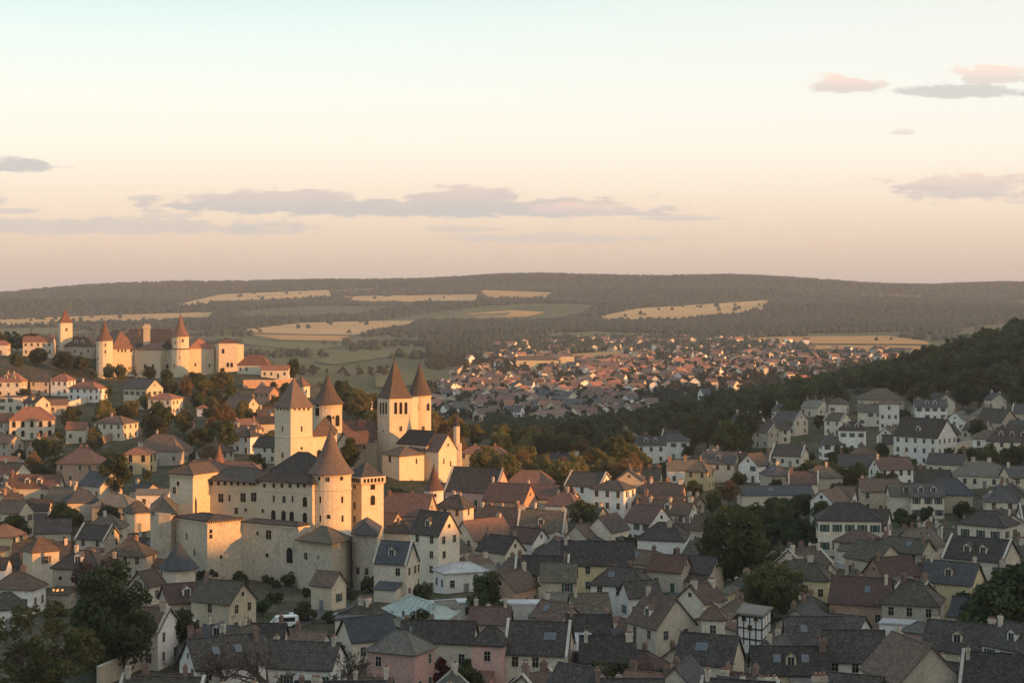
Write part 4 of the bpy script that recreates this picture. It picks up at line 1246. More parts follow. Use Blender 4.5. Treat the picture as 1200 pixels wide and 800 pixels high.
def trunk_mesh(seed, H=10, r=.28, limbs=7, top=.75, spread=3.0):
    g = random.Random(seed); mb = MB(); p = Vector((0, 0, -1.0)); prev = p; n = 6
    pts = [Vector((g.uniform(-.1, .1) * i, g.uniform(-.1, .1) * i, -1 + (H * top + 1) * i / n)) for i in range(n + 1)]
    for i in range(n): mb.tube(pts[i], pts[i + 1], r * (1 - i / (n + 1.5)), r * (1 - (i + 1) / (n + 1.5)), 7)
    for k in range(limbs):
        i = g.randint(2, n - 1); a = g.uniform(0, 6.28); q = pts[i]
        m = q + Vector((math.cos(a) * spread * .5, math.sin(a) * spread * .5, H * .12)); e = m + Vector((math.cos(a + .3) * spread * .45, math.sin(a + .3) * spread * .45, H * .12))
        mb.tube(q, m, r * .45, r * .28, 5); mb.tube(m, e, r * .28, r * .1, 5)
    return mb.mesh('trunk', MAT['bark'])
def bare_mesh(seed, H=10):
    g = random.Random(seed); mb = MB()
    def grow(p, d, ln, r, dep):
        q = p + d * ln; mb.tube(p, q, r, r * .7, 5 if dep > 2 else 3)
        if dep == 0: return
        for k in range(3 if dep > 1 else 4):
            v = (d + Vector((g.gauss(0, .55), g.gauss(0, .55), g.gauss(.12, .35)))).normalized()
            grow(q, v, ln * g.uniform(.62, .85), r * .62, dep - 1)
    grow(Vector((0, 0, -1)), Vector((.03, .05, 1)), H * .27, H * .032, 5)
    return mb.mesh('trunk', MAT['bark'])
T = {}
def kind(key, mats, makers, trunks, look):
    T[key] = (makers, trunks, look)
TR = [trunk_mesh(i) for i in (1, 2, 3)]
TRS = [trunk_mesh(9, limbs=3, spread=1.0, top=.8, r=.2)]
kind('green', 0, [crown_mesh(lobes_round(i), 3600, .30, i, 'leaf_green') for i in (1, 2, 3)], TR, 'green broadleaf')
kind('dark', 0, [crown_mesh(lobes_round(i, rx=4.0, k=30), 3600, .30, i, 'leaf_dark') for i in (4, 5, 6)], TR, 'dark green')
kind('olive', 0, [crown_mesh(lobes_round(i, rx=4.4), 3400, .30, i, 'leaf_olive') for i in (7, 8)], TR, 'olive green')
kind('autumn', 0, [crown_mesh(lobes_round(i, rx=4.2), 2600, .27, i, 'leaf_autumn', hollow=.6) for i in (9, 10)], TR, 'russet autumn')
kind('big', 0, [crown_mesh(lobes_round(21, rx=5.0, z0=.06, k=90, rr=(.7, 1.35)), 13000, .22, 21, 'leaf_green', hollow=.72)], TR, 'huge green')
kind('bigdark', 0, [crown_mesh(lobes_round(22, rx=4.2, z0=.05, k=60, rr=(.6, 1.25)) + lobes_cone(23, rx=2.6, k=20), 10000, .19, 22, 'leaf_dark', hollow=.6)], TR, 'huge dark')
kind('pale', 0, [crown_mesh(lobes_round(24, rx=6.0, z0=.06, k=90, rr=(.6, 1.2)), 11000, .20, 24, 'leaf_pale', hollow=.7)], TR, 'broad pale green')
kind('willow', 0, [crown_mesh(lobes_round(25, rx=6.2, z0=.22, k=80, rr=(.45, 1.0)), 7500, .15, 25, 'leaf_purple' if False else 'leaf_olive', hollow=.4)], [bare_mesh(31, 9.2)], 'brownish open')
kind('bush', 0, [crown_mesh(lobes_round(i, H=3.4, rx=2.3, z0=.02, k=18, rr=(.5, .95)), 1300, .22, i, 'leaf_green') for i in (12, 13)] + [crown_mesh(lobes_round(14, H=3.4, rx=2.3, z0=.02, k=18, rr=(.5, .95)), 1300, .22, 14, 'leaf_dark')], [trunk_mesh(12, H=3, r=.1, limbs=3, spread=1)], 'low green')
kind('redbush', 0, [crown_mesh(lobes_round(15, H=6, rx=3.2, z0=.05, k=26, rr=(.5, 1.0)), 2600, .2, 15, 'leaf_red')], [trunk_mesh(13, H=5, r=.14, limbs=3, spread=1)], 'dark red')
kind('purple', 0, [crown_mesh(lobes_round(16, rx=4.2, z0=.1, k=30), 3600, .25, 16, 'leaf_purple', hollow=.55)], TR, 'purplish brown')
kind('fir', 0, [crown_mesh(lobes_cone(17), 2200, .22, 17, 'leaf_dark')], TRS, 'slim dark conifer')
kind('bare', 0, [None], [bare_mesh(33), bare_mesh(34)], 'leafless')
TREES = []
def tree_at(X, Y, Z, h, kd, px, py, label=None, wide=1.0, group='trees among the houses'):
    mk, tk, look = T[kd]
    base = {'bush': 3.4, 'redbush': 6.0}.get(kd, 10.0)
    root = link('tree' if kd not in ('bush', 'redbush') else 'shrub', None, loc=(X, Y, Z), rz=rng.uniform(0, 6.28))
    s = h / base; root.scale = (s * wide, s * wide, s)
    i = rng.randrange(len(mk))
    link('trunk', tk[i % len(tk)], root)
    if mk[i] is not None: link('crown', mk[i], root)
    TREES.append(dict(o=root, px=px, py=py, look=look, kd=kd, label=label, h=h, group=group))
    FOOT.append((X, Y, h * .22 * wide if kd != 'bare' else 1.0))
    return root
def tree(px, py, h, kd, label=None, wide=1.0, group='trees among the houses'):
    g = ground(px, py, h)
    return tree_at(*g, h, kd, px, py, label, wide, group)
tree(138, 651, 19, 'bigdark', 'huge dark leafy tree in front of the palace corner', .95)
tree(42, 703, 17, 'willow', 'tall brownish open-crowned tree in the bottom left corner', 1.0)
tree(858, 591, 17, 'big', 'huge round dark green tree right of the crowded roofs', .9)
tree(905, 655, 11.5, 'pale', 'broad pale olive tree below the huge round tree', .95)
tree(112, 645, 12, 'purple', 'purplish brown tree behind the huge dark tree', .9)
tree(208, 708, 9, 'dark', 'dark tree beside the huge dark tree, towards the stone cottage', 1.0)
tree(258, 728, 12, 'bare', 'bare branching tree at the bottom, left of its taller twin', 1.0)
tree(318, 718, 15, 'bare', 'tall bare branching tree at the bottom before the white-gabled house', 1.1)
tree(405, 730, 12, 'bare', 'bare tree at the bottom, rightmost of the leafless row', 1.1)
tree(208, 742, 9, 'bare', 'small bare tree by the sloping garden wall', .8)
tree(1168, 676, 14, 'dark', 'large dark tree at the right edge above its green neighbour', 1.1)
tree(1205, 650, 17, 'dark', None, 1.0)
tree(1178, 722, 8, 'green', 'rounded green tree at the right edge in front of dark trees', 1.0)
tree(1140, 690, 9, 'dark', None, 1.1)
for a in [(410, 512, 10, 'green', .9), (572, 664, 9, 'dark', .9), (560, 690, 6, 'dark', 1), (682, 584, 9.5, 'dark', 1.05), (925, 580, 8, 'dark', 1.1), (585, 700, 5, 'dark', 1.1), (940, 605, 7, 'dark', 1.1), (905, 610, 7, 'dark', 1.1),
          (548, 780, 6, 'green', 1.1), (700, 772, 7, 'green', 1), (725, 770, 6, 'dark', 1.1), (1030, 565, 6, 'fir', 1), (1036, 562, 6, 'fir', 1.1), (435, 672, 4, 'bush', .9),
          (185, 470, 15, 'green', .85), (262, 468, 13, 'autumn', .9), (262, 490, 13, 'dark', 1.0), (122, 466, 12, 'olive', .9), (82, 475, 10, 'green', .9), (145, 471, 9, 'dark', 1), (128, 425, 9, 'olive', .9), (142, 425, 9, 'green', .9), (159, 418, 12, 'bare', 1),
          (175, 428, 8, 'dark', 1), (230, 434, 9, 'dark', 1.2), (218, 438, 11, 'autumn', .7), (262, 434, 9, 'olive', 1.3), (250, 440, 7, 'green', 1.2), (195, 432, 7, 'dark', 1.1), (343, 418, 11, 'green', .8), (45, 405, 10, 'dark', 1.2), (75, 408, 12, 'dark', 1.2), (95, 416, 9, 'dark', 1.2), (20, 412, 9, 'dark', 1),
          (50, 511, 9, 'green', 1.1), (65, 511, 8, 'olive', 1), (40, 528, 9, 'autumn', .9), (20, 540, 8, 'dark', 1.1), (135, 530, 13, 'dark', .9), (15, 600, 9, 'dark', 1.1), (72, 587, 9, 'green', 1.1), (85, 592, 7, 'dark', 1.1), (128, 590, 7, 'dark', 1), (120, 587, 7, 'fir', 1),
          (400, 444, 12, 'dark', 1), (215, 478, 10, 'olive', .8), (235, 498, 9, 'dark', 1.1), (285, 468, 10, 'olive', .9), (295, 480, 8, 'dark', 1.1), (255, 512, 9, 'dark', 1.1), (300, 530, 8, 'dark', 1),
          (855, 560, 8, 'autumn', 1), (840, 470, 8, 'dark', 1), (838, 495, 11, 'dark', .7), (830, 530, 9, 'dark', 1), (1150, 430, 11, 'green', 1.2), (960, 485, 7, 'dark', 1),
          (1190, 520, 10, 'dark', 1.1), (1142, 520, 9, 'dark', 1), (1145, 490, 9, 'dark', 1)]:
    tree(a[0], a[1], a[2], a[3], None, a[4])
tree(516, 770, 5, 'redbush', 'dark red leafy shrub beside the pink-walled house', 1.0)

# ------------------------------------------------------------ the rest of the town
def weighted(d): return rng.choices(list(d), list(d.values()))[0]
D = dict
ZONES = [  # polygon of ridge pixels, how many, roof palette, wall palette
    ([(-10, 560), (175, 560), (180, 640), (90, 680), (-10, 700)], 18, D(dark=4, slate=3, mossy=3, brown=2, grey=1), D(stone=3, cream=4, grey=1, white=1)),
    ([(150, 700), (250, 705), (420, 705), (560, 705), (560, 825), (330, 835), (200, 830)], 20, D(dark=4, slate=3, mossy=3, brown=2, grey=2, slateblue=1), D(cream=3, white=2, stone=3, tan=2)),
    ([(420, 590), (520, 570), (600, 545), (760, 545), (835, 600), (820, 830), (560, 830), (560, 700), (440, 640)], 58, D(dark=4, brown=3, maroon=2, mossy=4, slate=3, rust=1), D(cream=4, white=2, stone=3, tan=2, grey=1)),
    ([(930, 640), (1210, 590), (1215, 840), (800, 840), (830, 690)], 58, D(dark=4, brown=2, maroon=2, mossy=4, slate=4, grey=1), D(cream=4, white=2, stone=3, tan=3, grey=1, yellow=1)),
    ([(720, 505), (830, 490), (960, 465), (1000, 460), (1100, 455), (1210, 455), (1215, 600), (930, 610), (900, 560), (780, 590)], 44, D(dark=4, brown=2, mossy=4, slate=5, grey=2, maroon=1), D(cream=4, white=3, stone=2, tan=2, grey=1)),
    ([(-10, 440), (60, 445), (110, 500), (110, 560), (-10, 560)], 6, D(red=4, rust=3, brown=2), D(cream=4, stone=2, white=1)),
    ([(270, 470), (320, 450), (330, 540), (240, 545)], 5, D(brown=3, dark=2, rust=2), D(cream=3, stone=2, white=1)),
]
# what must stay in view: rectangles of the photograph and the distance of what they show
KEEP = [(864, 716, 903, 745, 320), (176, 545, 445, 680, 412), (447, 688, 537, 722, 330), (192, 633, 228, 672, 405), (498, 545, 520, 588, 495), (105, 655, 172, 760, 300), (815, 592, 905, 680, 380), (872, 655, 942, 708, 350),
        (322, 443, 540, 545, 520), (0, 705, 112, 800, 290), (320, 700, 360, 735, 340), (235, 745, 350, 800, 288), (385, 745, 440, 800, 288), (200, 755, 222, 790, 295)]
for h in HOUSES:
    s = F / h['Y']; hl = .42 * max(h['L'], h['W']) * s
    KEEP.append((h['px'] - hl, h['py'], h['px'] + hl, h['py'] + (h['hw'] * .8 + 3) * s, h['Y']))
def hides(px, py, L, hw, hr, Y):
    s = F / Y; a0, a1, b0, b1 = px - .5 * L * s, px + .5 * L * s, py, py + (hw + hr) * s
    for x0, y0, x1, y1, yy in KEEP:
        if Y > yy: continue
        o = max(0, min(a1, x1) - max(a0, x0)) * max(0, min(b1, y1) - max(b0, y0))
        if o > .08 * (x1 - x0) * (y1 - y0): return True
    return False
for poly, quota, rp, wp in ZONES:
    xs = [p[0] for p in poly]; ys = [p[1] for p in poly]
    cnt = 0
    for it in range(1800):
        if cnt >= quota: break
        px = rng.uniform(min(xs), max(xs)); py = rng.uniform(min(ys), max(ys))
        if not in_poly(px, py, poly): continue
        small = it > 350
        L = rng.uniform(5.5, 8) if small else rng.uniform(8, 12.5); W = rng.uniform(5, 6.5) if small else rng.uniform(6.8, 8.6)
        hw = rng.choice([2.8, 3.2, 4.5, 5]) if small else rng.choice([4, 5, 5.6, 5.8, 6.2]); hr = W * rng.uniform(.34, .46)
        g = ground(px, py, hw + hr)
        if g is None: continue
        X, Y, Z = g
        if Y > 960 or occupied(X, Y, W * .55 + .5) or hides(px, py, L, hw, hr, Y): continue
        rot = 18 * math.sin(X / 55 + Y / 90) - 18 + rng.uniform(-24, 24) + (90 if rng.random() < .35 else 0)
        if rot > 90: rot -= 180
        op = rng.choice(['c1', 'c2', 'c2', 'c2', 'c3', 'c1']) + rng.choice(['', '', ' v', ' k', ' d1', ' v', ' y', ' v y', '']) + (' x' if rng.random() < .35 and py > 555 else '') 
        FOOT.append((X, Y, min(L, W) * .5 + abs(L - W) * .2))
        s = F / Y; KEEP.append((px - .42 * L * s, py, px + .42 * L * s, py + (hw * .6 + hr) * s, Y))
        build_house(X, Y, Z, L, W, rot, hw, hr, rng.choice('ggggh'), weighted(wp), weighted(rp), op, px, py); cnt += 1
    print('zone', cnt, quota)
print('houses', NHAND, len(HOUSES))

# ------------------------------------------------------------ fill trees
def fill_trees(poly, tries, kinds, hr, maxn, sp=1.0, group='trees among the houses', allow=False):
    xs = [p[0] for p in poly]; ys = [p[1] for p in poly]; n = 0
    for _ in range(tries):
        if n >= maxn: break
        px = rng.uniform(min(xs), max(xs)); py = rng.uniform(min(ys), max(ys))
        if not in_poly(px, py, poly): continue
        h = rng.uniform(*hr); g = ground(px, py, h)
        if g is None or g[1] > 1400: continue
        if occupied(g[0], g[1], h * .2 * sp): continue
        if group == 'trees among the houses' and hides(px, py, h * .7, h * .6, h * .3, g[1]): continue
        tree_at(*g, h, weighted(kinds), px, py, None, rng.uniform(.85, 1.2), group); n += 1
SLOPE = [(380, 428), (470, 436), (525, 470), (560, 488), (700, 497), (760, 520), (735, 550), (640, 545), (545, 522), (508, 500), (440, 480), (400, 470)]
fill_trees(SLOPE, 900, dict(olive=4, autumn=3, green=2, dark=1), (8, 12), 54, .75, 'trees on the slope below the church')
fill_trees([(380, 422), (440, 430), (520, 468), (500, 492), (440, 472), (400, 458)], 500, dict(olive=4, autumn=2, green=2), (8, 12), 24, .5, 'trees on the slope below the church')
fill_trees([(915, 528), (1060, 512), (1060, 545), (960, 590), (900, 590)], 300, dict(dark=4, green=2, bush=1), (6, 9), 22, .8, 'garden trees on the right hillside')
fill_trees([(740, 515), (960, 480), (1195, 470), (1195, 600), (930, 600), (780, 580)], 700, dict(dark=4, green=2, bush=3), (3.5, 7), 46, .75, 'garden trees on the right hillside')
fill_trees([(870, 600), (955, 600), (985, 665), (880, 650)], 200, dict(dark=3, green=3, bush=2), (3.5, 6.5), 12, .8)
fill_trees([(200, 440), (340, 440), (330, 520), (225, 520), (110, 480)], 500, dict(dark=4, olive=3, green=2, autumn=1), (5, 9), 44, .55, 'garden trees below the castle')
fill_trees([(0, 425), (340, 425), (330, 545), (0, 560)], 500, dict(bush=3, dark=1), (2, 3.8), 40, .7, 'shrubs on the castle hill')
fill_trees([(0, 440), (130, 440), (130, 560), (0, 560)], 400, dict(dark=4, olive=3, green=2), (5, 8), 24, .7)
RIDGE = [(600, 497), (700, 486), (800, 466), (900, 446), (1000, 432), (1080, 402), (1130, 382), (1215, 358), (1215, 462), (1130, 452), (1000, 450), (900, 488), (800, 500), (700, 515)]
fill_trees(RIDGE, 2500, dict(dark=7, green=2), (10, 15), 60, .5, 'trees of the wooded ridge')
fill_trees([(230, 655), (300, 650), (420, 680), (400, 720), (300, 700), (240, 680)], 300, dict(bush=4, dark=1), (2, 3.6), 24, .7)
fill_trees([(440, 560), (830, 560), (1190, 600), (1190, 790), (440, 790)], 500, dict(bush=4, dark=2, green=2, fir=1), (2.5, 6.5), 40, .9)

# woodland that reads as one mass
def merge_trees(name, pts, hs, protos, m, wide=(.8, 1.2), seed=3):
    g = np.random.default_rng(seed)
    Vs, Qs, Ts = [], [], []; off = 0
    for (x, y, z), h in zip(pts, hs):
        V, Q, t = protos[g.integers(len(protos))]
        a = g.random() * 6.28; s = h / 10.0; w = s * g.uniform(*wide)
        c, sn = math.cos(a), math.sin(a)
        P_ = np.stack([(V[:, 0] * c - V[:, 1] * sn) * w + x, (V[:, 0] * sn + V[:, 1] * c) * w + y, V[:, 2] * s + z], 1)
        Vs.append(P_); Qs.append(Q + off); Ts.append(np.clip(t + g.uniform(-.35, .35), 0, 1)); off += len(V)
    me = np_mesh(name, np.concatenate(Vs), np.concatenate(Qs), MAT[m])
    at = me.attributes.new('tint', 'FLOAT', 'POINT'); at.data.foreach_set('value', np.concatenate(Ts).astype(np.float32))
    return link(name, me)
mid = [crown_arrays(lobes_round(40 + i, rx=4.2, z0=.08, k=18), 420, .62, 40 + i) for i in range(4)]
pts, hs = [], []
for _ in range(9000):
    x = nrg.uniform(-20, 420); y = nrg.uniform(880, 1420)
    z = float(terr(x, y)); h = nrg.uniform(9, 14)
    px, py = to_px(x, y, z)
    if px > 1330 or px < 560: continue
    if not in_poly(px, py - 10, [(590, 500), (800, 470), (1000, 440), (1080, 405), (1215, 362), (1340, 330), (1340, 430), (1215, 462), (1130, 452), (1000, 450), (900, 488), (800, 505), (700, 520), (600, 520)]) and y < 1000: continue
    if any((p[0] - x) ** 2 + (p[1] - y) ** 2 < 14 for p in pts[-400:]) or occupied(x, y, .2): continue
    pts.append((x, y, z - .5)); hs.append(h)
    if len(pts) > 1500: break
leaf_mat('leaf_wood', (.046, .060, .028), (.086, .096, .038))
tag(merge_trees('woodland', pts, hs, mid, 'leaf_wood'), 'dark woodland covering the ridge on the right', 'woodland', kind='stuff')
# the slope beyond the right-hand edge of the picture goes on wooded
pts, hs = [], []
for _ in range(800):
    y = nrg.uniform(250, 960); x = .292 * y + nrg.uniform(0, 90)
    if occupied(x, y, 1.0): continue
    pts.append((x, y, float(terr(x, y)) - .5)); hs.append(nrg.uniform(6, 10))
tag(merge_trees('slope_woodland', pts, hs, mid, 'leaf_wood', seed=6), 'trees on the slope past the right-hand houses', 'woodland', kind='stuff')
# the castle hill's far flank and the left edge
pts, hs = [], []
for _ in range(900):
    x = nrg.uniform(-420, 60); y = nrg.uniform(950, 1350); z = float(terr(x, y))
    if occupied(x, y, 2): continue
    pts.append((x, y, z - .5)); hs.append(nrg.uniform(8, 12))
leaf_mat('leaf_flank', (.085, .085, .038), (.13, .115, .05))
tag(merge_trees('hill_woodland', pts, hs, mid, 'leaf_flank', seed=5), 'brownish trees on the far flank of the castle hill', 'woodland', kind='stuff')

# far forests on the hills and hedges in the valley
def far_trees():
    g = np.random.default_rng(11)
    # small uneven blobs: subdivided octahedron-like, 18 faces
    protos = []
    for i in range(6):
        n = 6; V = [(0, 0, 1.0)]
        for zz, rr in ((.72, .34), (.38, .50), (.08, .36)):
            for k in range(n):
                a = 2 * math.pi * k / n + zz * 3; r = rr * g.uniform(.75, 1.25); V.append((r * math.cos(a), r * math.sin(a), zz * g.uniform(.85, 1.12)))
        Q = []
        for k in range(n): Q.append((0, 1 + k, 1 + (k + 1) % n, 0))
        for j in (0, 1):
            for k in range(n): Q.append((1 + j * n + k, 1 + (j + 1) * n + k, 1 + (j + 1) * n + (k + 1) % n, 1 + j * n + (k + 1) % n))
        V = np.array(V); tri = []
        for q in Q:
            if q[0] == q[3]: tri.append((q[0], q[1], q[2]))
            else: tri += [(q[0], q[1], q[2]), (q[0], q[2], q[3])]
        protos.append((V, np.array(tri)))
    N_ = 60000
    y = np.concatenate([g.uniform(4000, 7700, N_), g.uniform(1900, 4300, 9000), g.uniform(7150, 7700, 9000)])
    x = g.uniform(-.30, .30, len(y)) * y
    yt = g.uniform(1450, 3900, 5200); y = np.concatenate([y, yt]); x = np.concatenate([x, g.uniform(-.045, .205, 5200) * yt]); forced = np.arange(len(y)) >= len(y) - 5200
    z = terr(x, y)
    px, py = 600 + F * x / y, HZ - F * (z - ZC) / y
    # large-scale clumping
    cl = np.sin(x / 330 + 1.3 * np.sin(y / 500)) + np.sin(y / 290 + 1.7 * np.sin(x / 610)) + .8 * np.sin(x / 150 - y / 190)
    keep = np.ones(len(y), bool)
    hillm = y > 4300
    keep &= np.where(hillm & (y < 7000), cl > -1.25, True)
    keep &= np.where(y < 4300, (np.abs(np.sin(y / 170 + np.sin(x / 300))) < .22) | (np.abs(np.sin(x / 240 + np.sin(y / 400))) < .10) | (cl > 1.3), True)
    for kd, poly in FIELDS:
        cx = sum(p[0] for p in poly) / len(poly); cyy = sum(p[1] for p in poly) / len(poly)
        big = [(cx + (p[0] - cx) * 1.02, p[1] + (1.6 if p[1] > cyy else -.2)) for p in poly]
        bx0, bx1 = min(p[0] for p in big), max(p[0] for p in big); by0, by1 = min(p[1] for p in big), max(p[1] for p in big)
        idx = np.nonzero((px > bx0) & (px < bx1) & (py > by0) & (py < by1 + 2))[0]
        for i in idx:
            if in_poly(px[i], py[i], big) and g.random() > .012: keep[i] = False
    intown = (py > 397) & (px > 500) & (px < 1090)
    keep &= ~intown | (g.random(len(y)) < .5)
    infield = np.zeros(len(y), bool)
    for fi in (6, 7, 12, 13):
        for i in np.nonzero(forced)[0]: infield[i] |= in_poly(px[i], py[i], FIELDS[fi][1]) or in_poly(px[i], py[i] - 3.5, FIELDS[fi][1])
    keep[forced & intown & ~infield] = True
    x, y, z = x[keep], y[keep], z[keep]
    nearer = y < 2700
    nb = np.nonzero(nearer)[0]
    lod = [crown_arrays(lobes_round(60 + i, rx=4.4, z0=.02, k=10), 110, 1.15, 60 + i) for i in range(4)]
    tag(merge_trees('valley_trees', [(x[i], y[i], z[i] - .5) for i in nb], g.uniform(6, 13, len(nb)), lod, 'leaf_valley', wide=(.7, 1.35), seed=8), 'trees and hedges between the fields of the valley', 'trees', kind='stuff')
    x, y, z = x[~nearer], y[~nearer], z[~nearer]
    print('valley trees', len(nb))
    h = np.where(y > 7050, g.uniform(9, 22, len(y)), g.uniform(8, 15, len(y))); w = h * np.where(y > 7050, .75, 1.0) * g.uniform(.75, 1.15, len(y)); a = g.random(len(y)) * 6.28; pk = g.integers(0, 6, len(y))
    Vs, Qs, Ts = [], [], []; off = 0
    for k, (V, Q) in enumerate(protos):
        i = np.nonzero(pk == k)[0]
        c, s = np.cos(a[i])[:, None], np.sin(a[i])[:, None]
        P_ = np.stack([(V[None, :, 0] * c - V[None, :, 1] * s) * w[i][:, None] + x[i][:, None], (V[None, :, 0] * s + V[None, :, 1] * c) * w[i][:, None] + y[i][:, None], V[None, :, 2] * h[i][:, None] + z[i][:, None] - .8], -1)
        Vs.append(P_.reshape(-1, 3)); Qs.append((Q[None] + (np.arange(len(i)) * len(V))[:, None, None]).reshape(-1, 3) + off); off += P_.shape[0] * P_.shape[1]
        Ts.append(np.repeat(g.random(len(i)), len(V)))
    me = np_mesh('distant_forest', np.concatenate(Vs), np.concatenate(Qs), MAT['leaf_far'])
    at = me.attributes.new('tint', 'FLOAT', 'POINT'); at.data.foreach_set('value', np.concatenate(Ts).astype(np.float32))
    print('far trees', len(y))
    return link('distant_forest', me)
leaf_mat('leaf_valley', (.050, .056, .026), (.095, .088, .040))
leaf_mat('leaf_far', (.022, .036, .024), (.050, .062, .034))
tag(far_trees(), 'dark forests and hedges on the distant hills', 'forest', kind='stuff')

# ------------------------------------------------------------ the distant town
def far_town():
    g = np.random.default_rng(5)
    mb = MB(); n = 0
    walls = [0, 1, 2]; roofs = [3, 4, 5, 6]
    cores = [(720, 440, 150, 22), (850, 425, 170, 18), (640, 470, 110, 20), (980, 418, 90, 10), (640, 425, 90, 14), (760, 402, 180, 5), (560, 455, 60, 14), (560, 480, 60, 14), (700, 480, 60, 12)]
    pts = []
    for hx, hy in ((618, 434), (632, 434), (646, 434), (661, 433), (632, 440), (650, 440), (615, 440)):
        q = ground(hx, hy, 0, 1450); pts.append((q[0], q[1], 20))
    for _ in range(5200):
        cx, cyy, sx, sy = cores[g.choice(len(cores), p=[.24, .22, .12, .07, .08, .08, .06, .06, .07])]
        px, py = g.normal(cx, sx * .5), g.normal(cyy, sy * .55)
        if not in_poly(px, py, [(505, 440), (600, 404), (700, 398), (900, 398), (1000, 408), (1060, 413), (1060, 430), (900, 470), (800, 500), (560, 500), (505, 490)]): continue
        if in_poly(px, py, FIELDS[13][1]) or in_poly(px, py, FIELDS[12][1]) or in_poly(px, py, FIELDS[7][1]): continue
        q = ground(px, py, 0, 1450)
        if q is None or q[1] > 4300: continue
        L = g.uniform(9, 15); W = g.uniform(8, 11)
        if g.random() < .05: L = g.uniform(25, 50); W = g.uniform(12, 18)
        if any((a - q[0]) ** 2 + (b - q[1]) ** 2 < (r + L * .5) ** 2 * .9 for a, b, r in pts): continue
        pts.append((q[0], q[1], L * .5))
        hw = g.uniform(5, 9); hr = g.uniform(2.5, 4.5); a = g.uniform(-.9, .9) + (1.57 if g.random() < .4 else 0)
        c, s = math.cos(a), math.sin(a); l, w = L / 2, W / 2
        T_ = lambda x, y, z: (q[0] + x * c - y * s, q[1] + x * s + y * c, q[2] + z)
        wm = int(g.choice(walls)); rm = int(g.choice(roofs, p=[.17, .20, .35, .28]))
        mb.add([T_(-l, -w, -2), T_(l, -w, -2), T_(l, w, -2), T_(-l, w, -2), T_(-l, -w, hw), T_(l, -w, hw), T_(l, w, hw), T_(-l, w, hw), T_(-l, 0, hw + hr), T_(l, 0, hw + hr)],
               [(0, 1, 5, 4), (2, 3, 7, 6), (1, 2, 6, 9, 5), (3, 0, 4, 8, 7)], wm)
        e = .5; k = hr / w
        mb.add([T_(-l - e, -w - e, hw - e * k), T_(l + e, -w - e, hw - e * k), T_(l + e, 0, hw + hr + .1), T_(-l - e, 0, hw + hr + .1), T_(l + e, w + e, hw - e * k), T_(-l - e, w + e, hw - e * k)],
               [(0, 1, 2, 3), (4, 5, 3, 2)], rm)
        for i in range(int(L / 3.2)):                                      # window openings on the long side towards the viewer
            for f in range(int(hw / 3)):
                sgn = -1 if c > 0 else 1
                x0 = -l + 1.2 + i * 3.1; z0 = 1 + f * 2.9
                mb.add([T_(x0, sgn * (w + .04), z0), T_(x0 + 1.1, sgn * (w + .04), z0), T_(x0 + 1.1, sgn * (w + .04), z0 + 1.5), T_(x0, sgn * (w + .04), z0 + 1.5)], [(0, 1, 2, 3)], 7)
        n += 1
        if n > 720: break
    print('far houses', n)
    mb.obj('distant_town', [MAT[k] for k in ('wall_cream', 'wall_white', 'wall_tan', 'roof_red', 'roof_rust', 'roof_brown', 'roof_slate', 'glass')])
far_town()
tag(bpy.data.objects['distant_town'], 'distant valley town of small red-roofed houses', 'town', kind='stuff')
HALLS = 1
def far_hall(px, py, Lm, W, rot, hw, hr, wc, rc, label):
    g = ground(px, py, 0, 1450)
    build_house(g[0], g[1], g[2], Lm, W, rot, hw, hr, 'h', wc, rc, 'w0', px, py, label)
far_hall(630, 434, 52, 18, -4, 13, 5, 'yellow', 'brown', 'long pale yellow hall in the distant valley town')
far_hall(665, 434, 16, 15, -4, 18, 4, 'yellow', 'brown', 'square yellow block at the right end of the long distant hall')

# ------------------------------------------------------------ garden walls, street furniture, cars
def wall_run(pts, h, th, m, label, name='garden_wall', coping=True):
    q = [ground(px, py, 0) for px, py in pts]
    X0 = Vector(q[0]); root = link(name, None, loc=X0); tag(root, label, 'wall')
    mb = MB(); cp = MB()
    for a, b in zip(q[:-1], q[1:]):
        d = Vector((b[0] - a[0], b[1] - a[1])); n = Vector((-d.y, d.x)).normalized() * th / 2
        k = max(1, int(d.length / 3))
        for i in range(k):
            p = Vector(a) + (Vector(b) - Vector(a)) * (i / k); r = Vector(a) + (Vector(b) - Vector(a)) * ((i + 1) / k)
            zt0 = float(terr(p.x, p.y)) + h - X0.z; zt1 = float(terr(r.x, r.y)) + h - X0.z
            P4 = [(p.x - n.x, p.y - n.y), (r.x - n.x, r.y - n.y), (r.x + n.x, r.y + n.y), (p.x + n.x, p.y + n.y)]; zz = [zt0, zt1, zt1, zt0]
            L4 = [(x - X0.x, y - X0.y) for x, y in P4]
            mb.add([(x, y, z - h - 2) for (x, y), z in zip(L4, zz)] + [(x, y, z) for (x, y), z in zip(L4, zz)], [(4, 5, 6, 7), (0, 1, 5, 4), (1, 2, 6, 5), (2, 3, 7, 6), (3, 0, 4, 7)])
            c4 = [(x + (1 if j in (2, 3) else -1) * n.x * .3, y + (1 if j in (2, 3) else -1) * n.y * .3) for j, (x, y) in enumerate(L4)]
            cp.add([(x, y, z + .004) for (x, y), z in zip(c4, zz)] + [(x, y, z + .14) for (x, y), z in zip(c4, zz)], [(3, 2, 1, 0), (4, 5, 6, 7), (0, 1, 5, 4), (1, 2, 6, 5), (2, 3, 7, 6), (3, 0, 4, 7)])
    mb.obj('wall_body', MAT[m], root); cp.obj('coping', MAT['verge'], root)
wall_run([(115, 806), (170, 780), (228, 748)], 3.2, .5, 'wall_tan', 'tan garden wall sloping up behind the small bare tree')
wall_run([(120, 520), (145, 512), (190, 506)], 3.0, .5, 'wall_brick', 'sunlit garden wall below the hipped cream house')
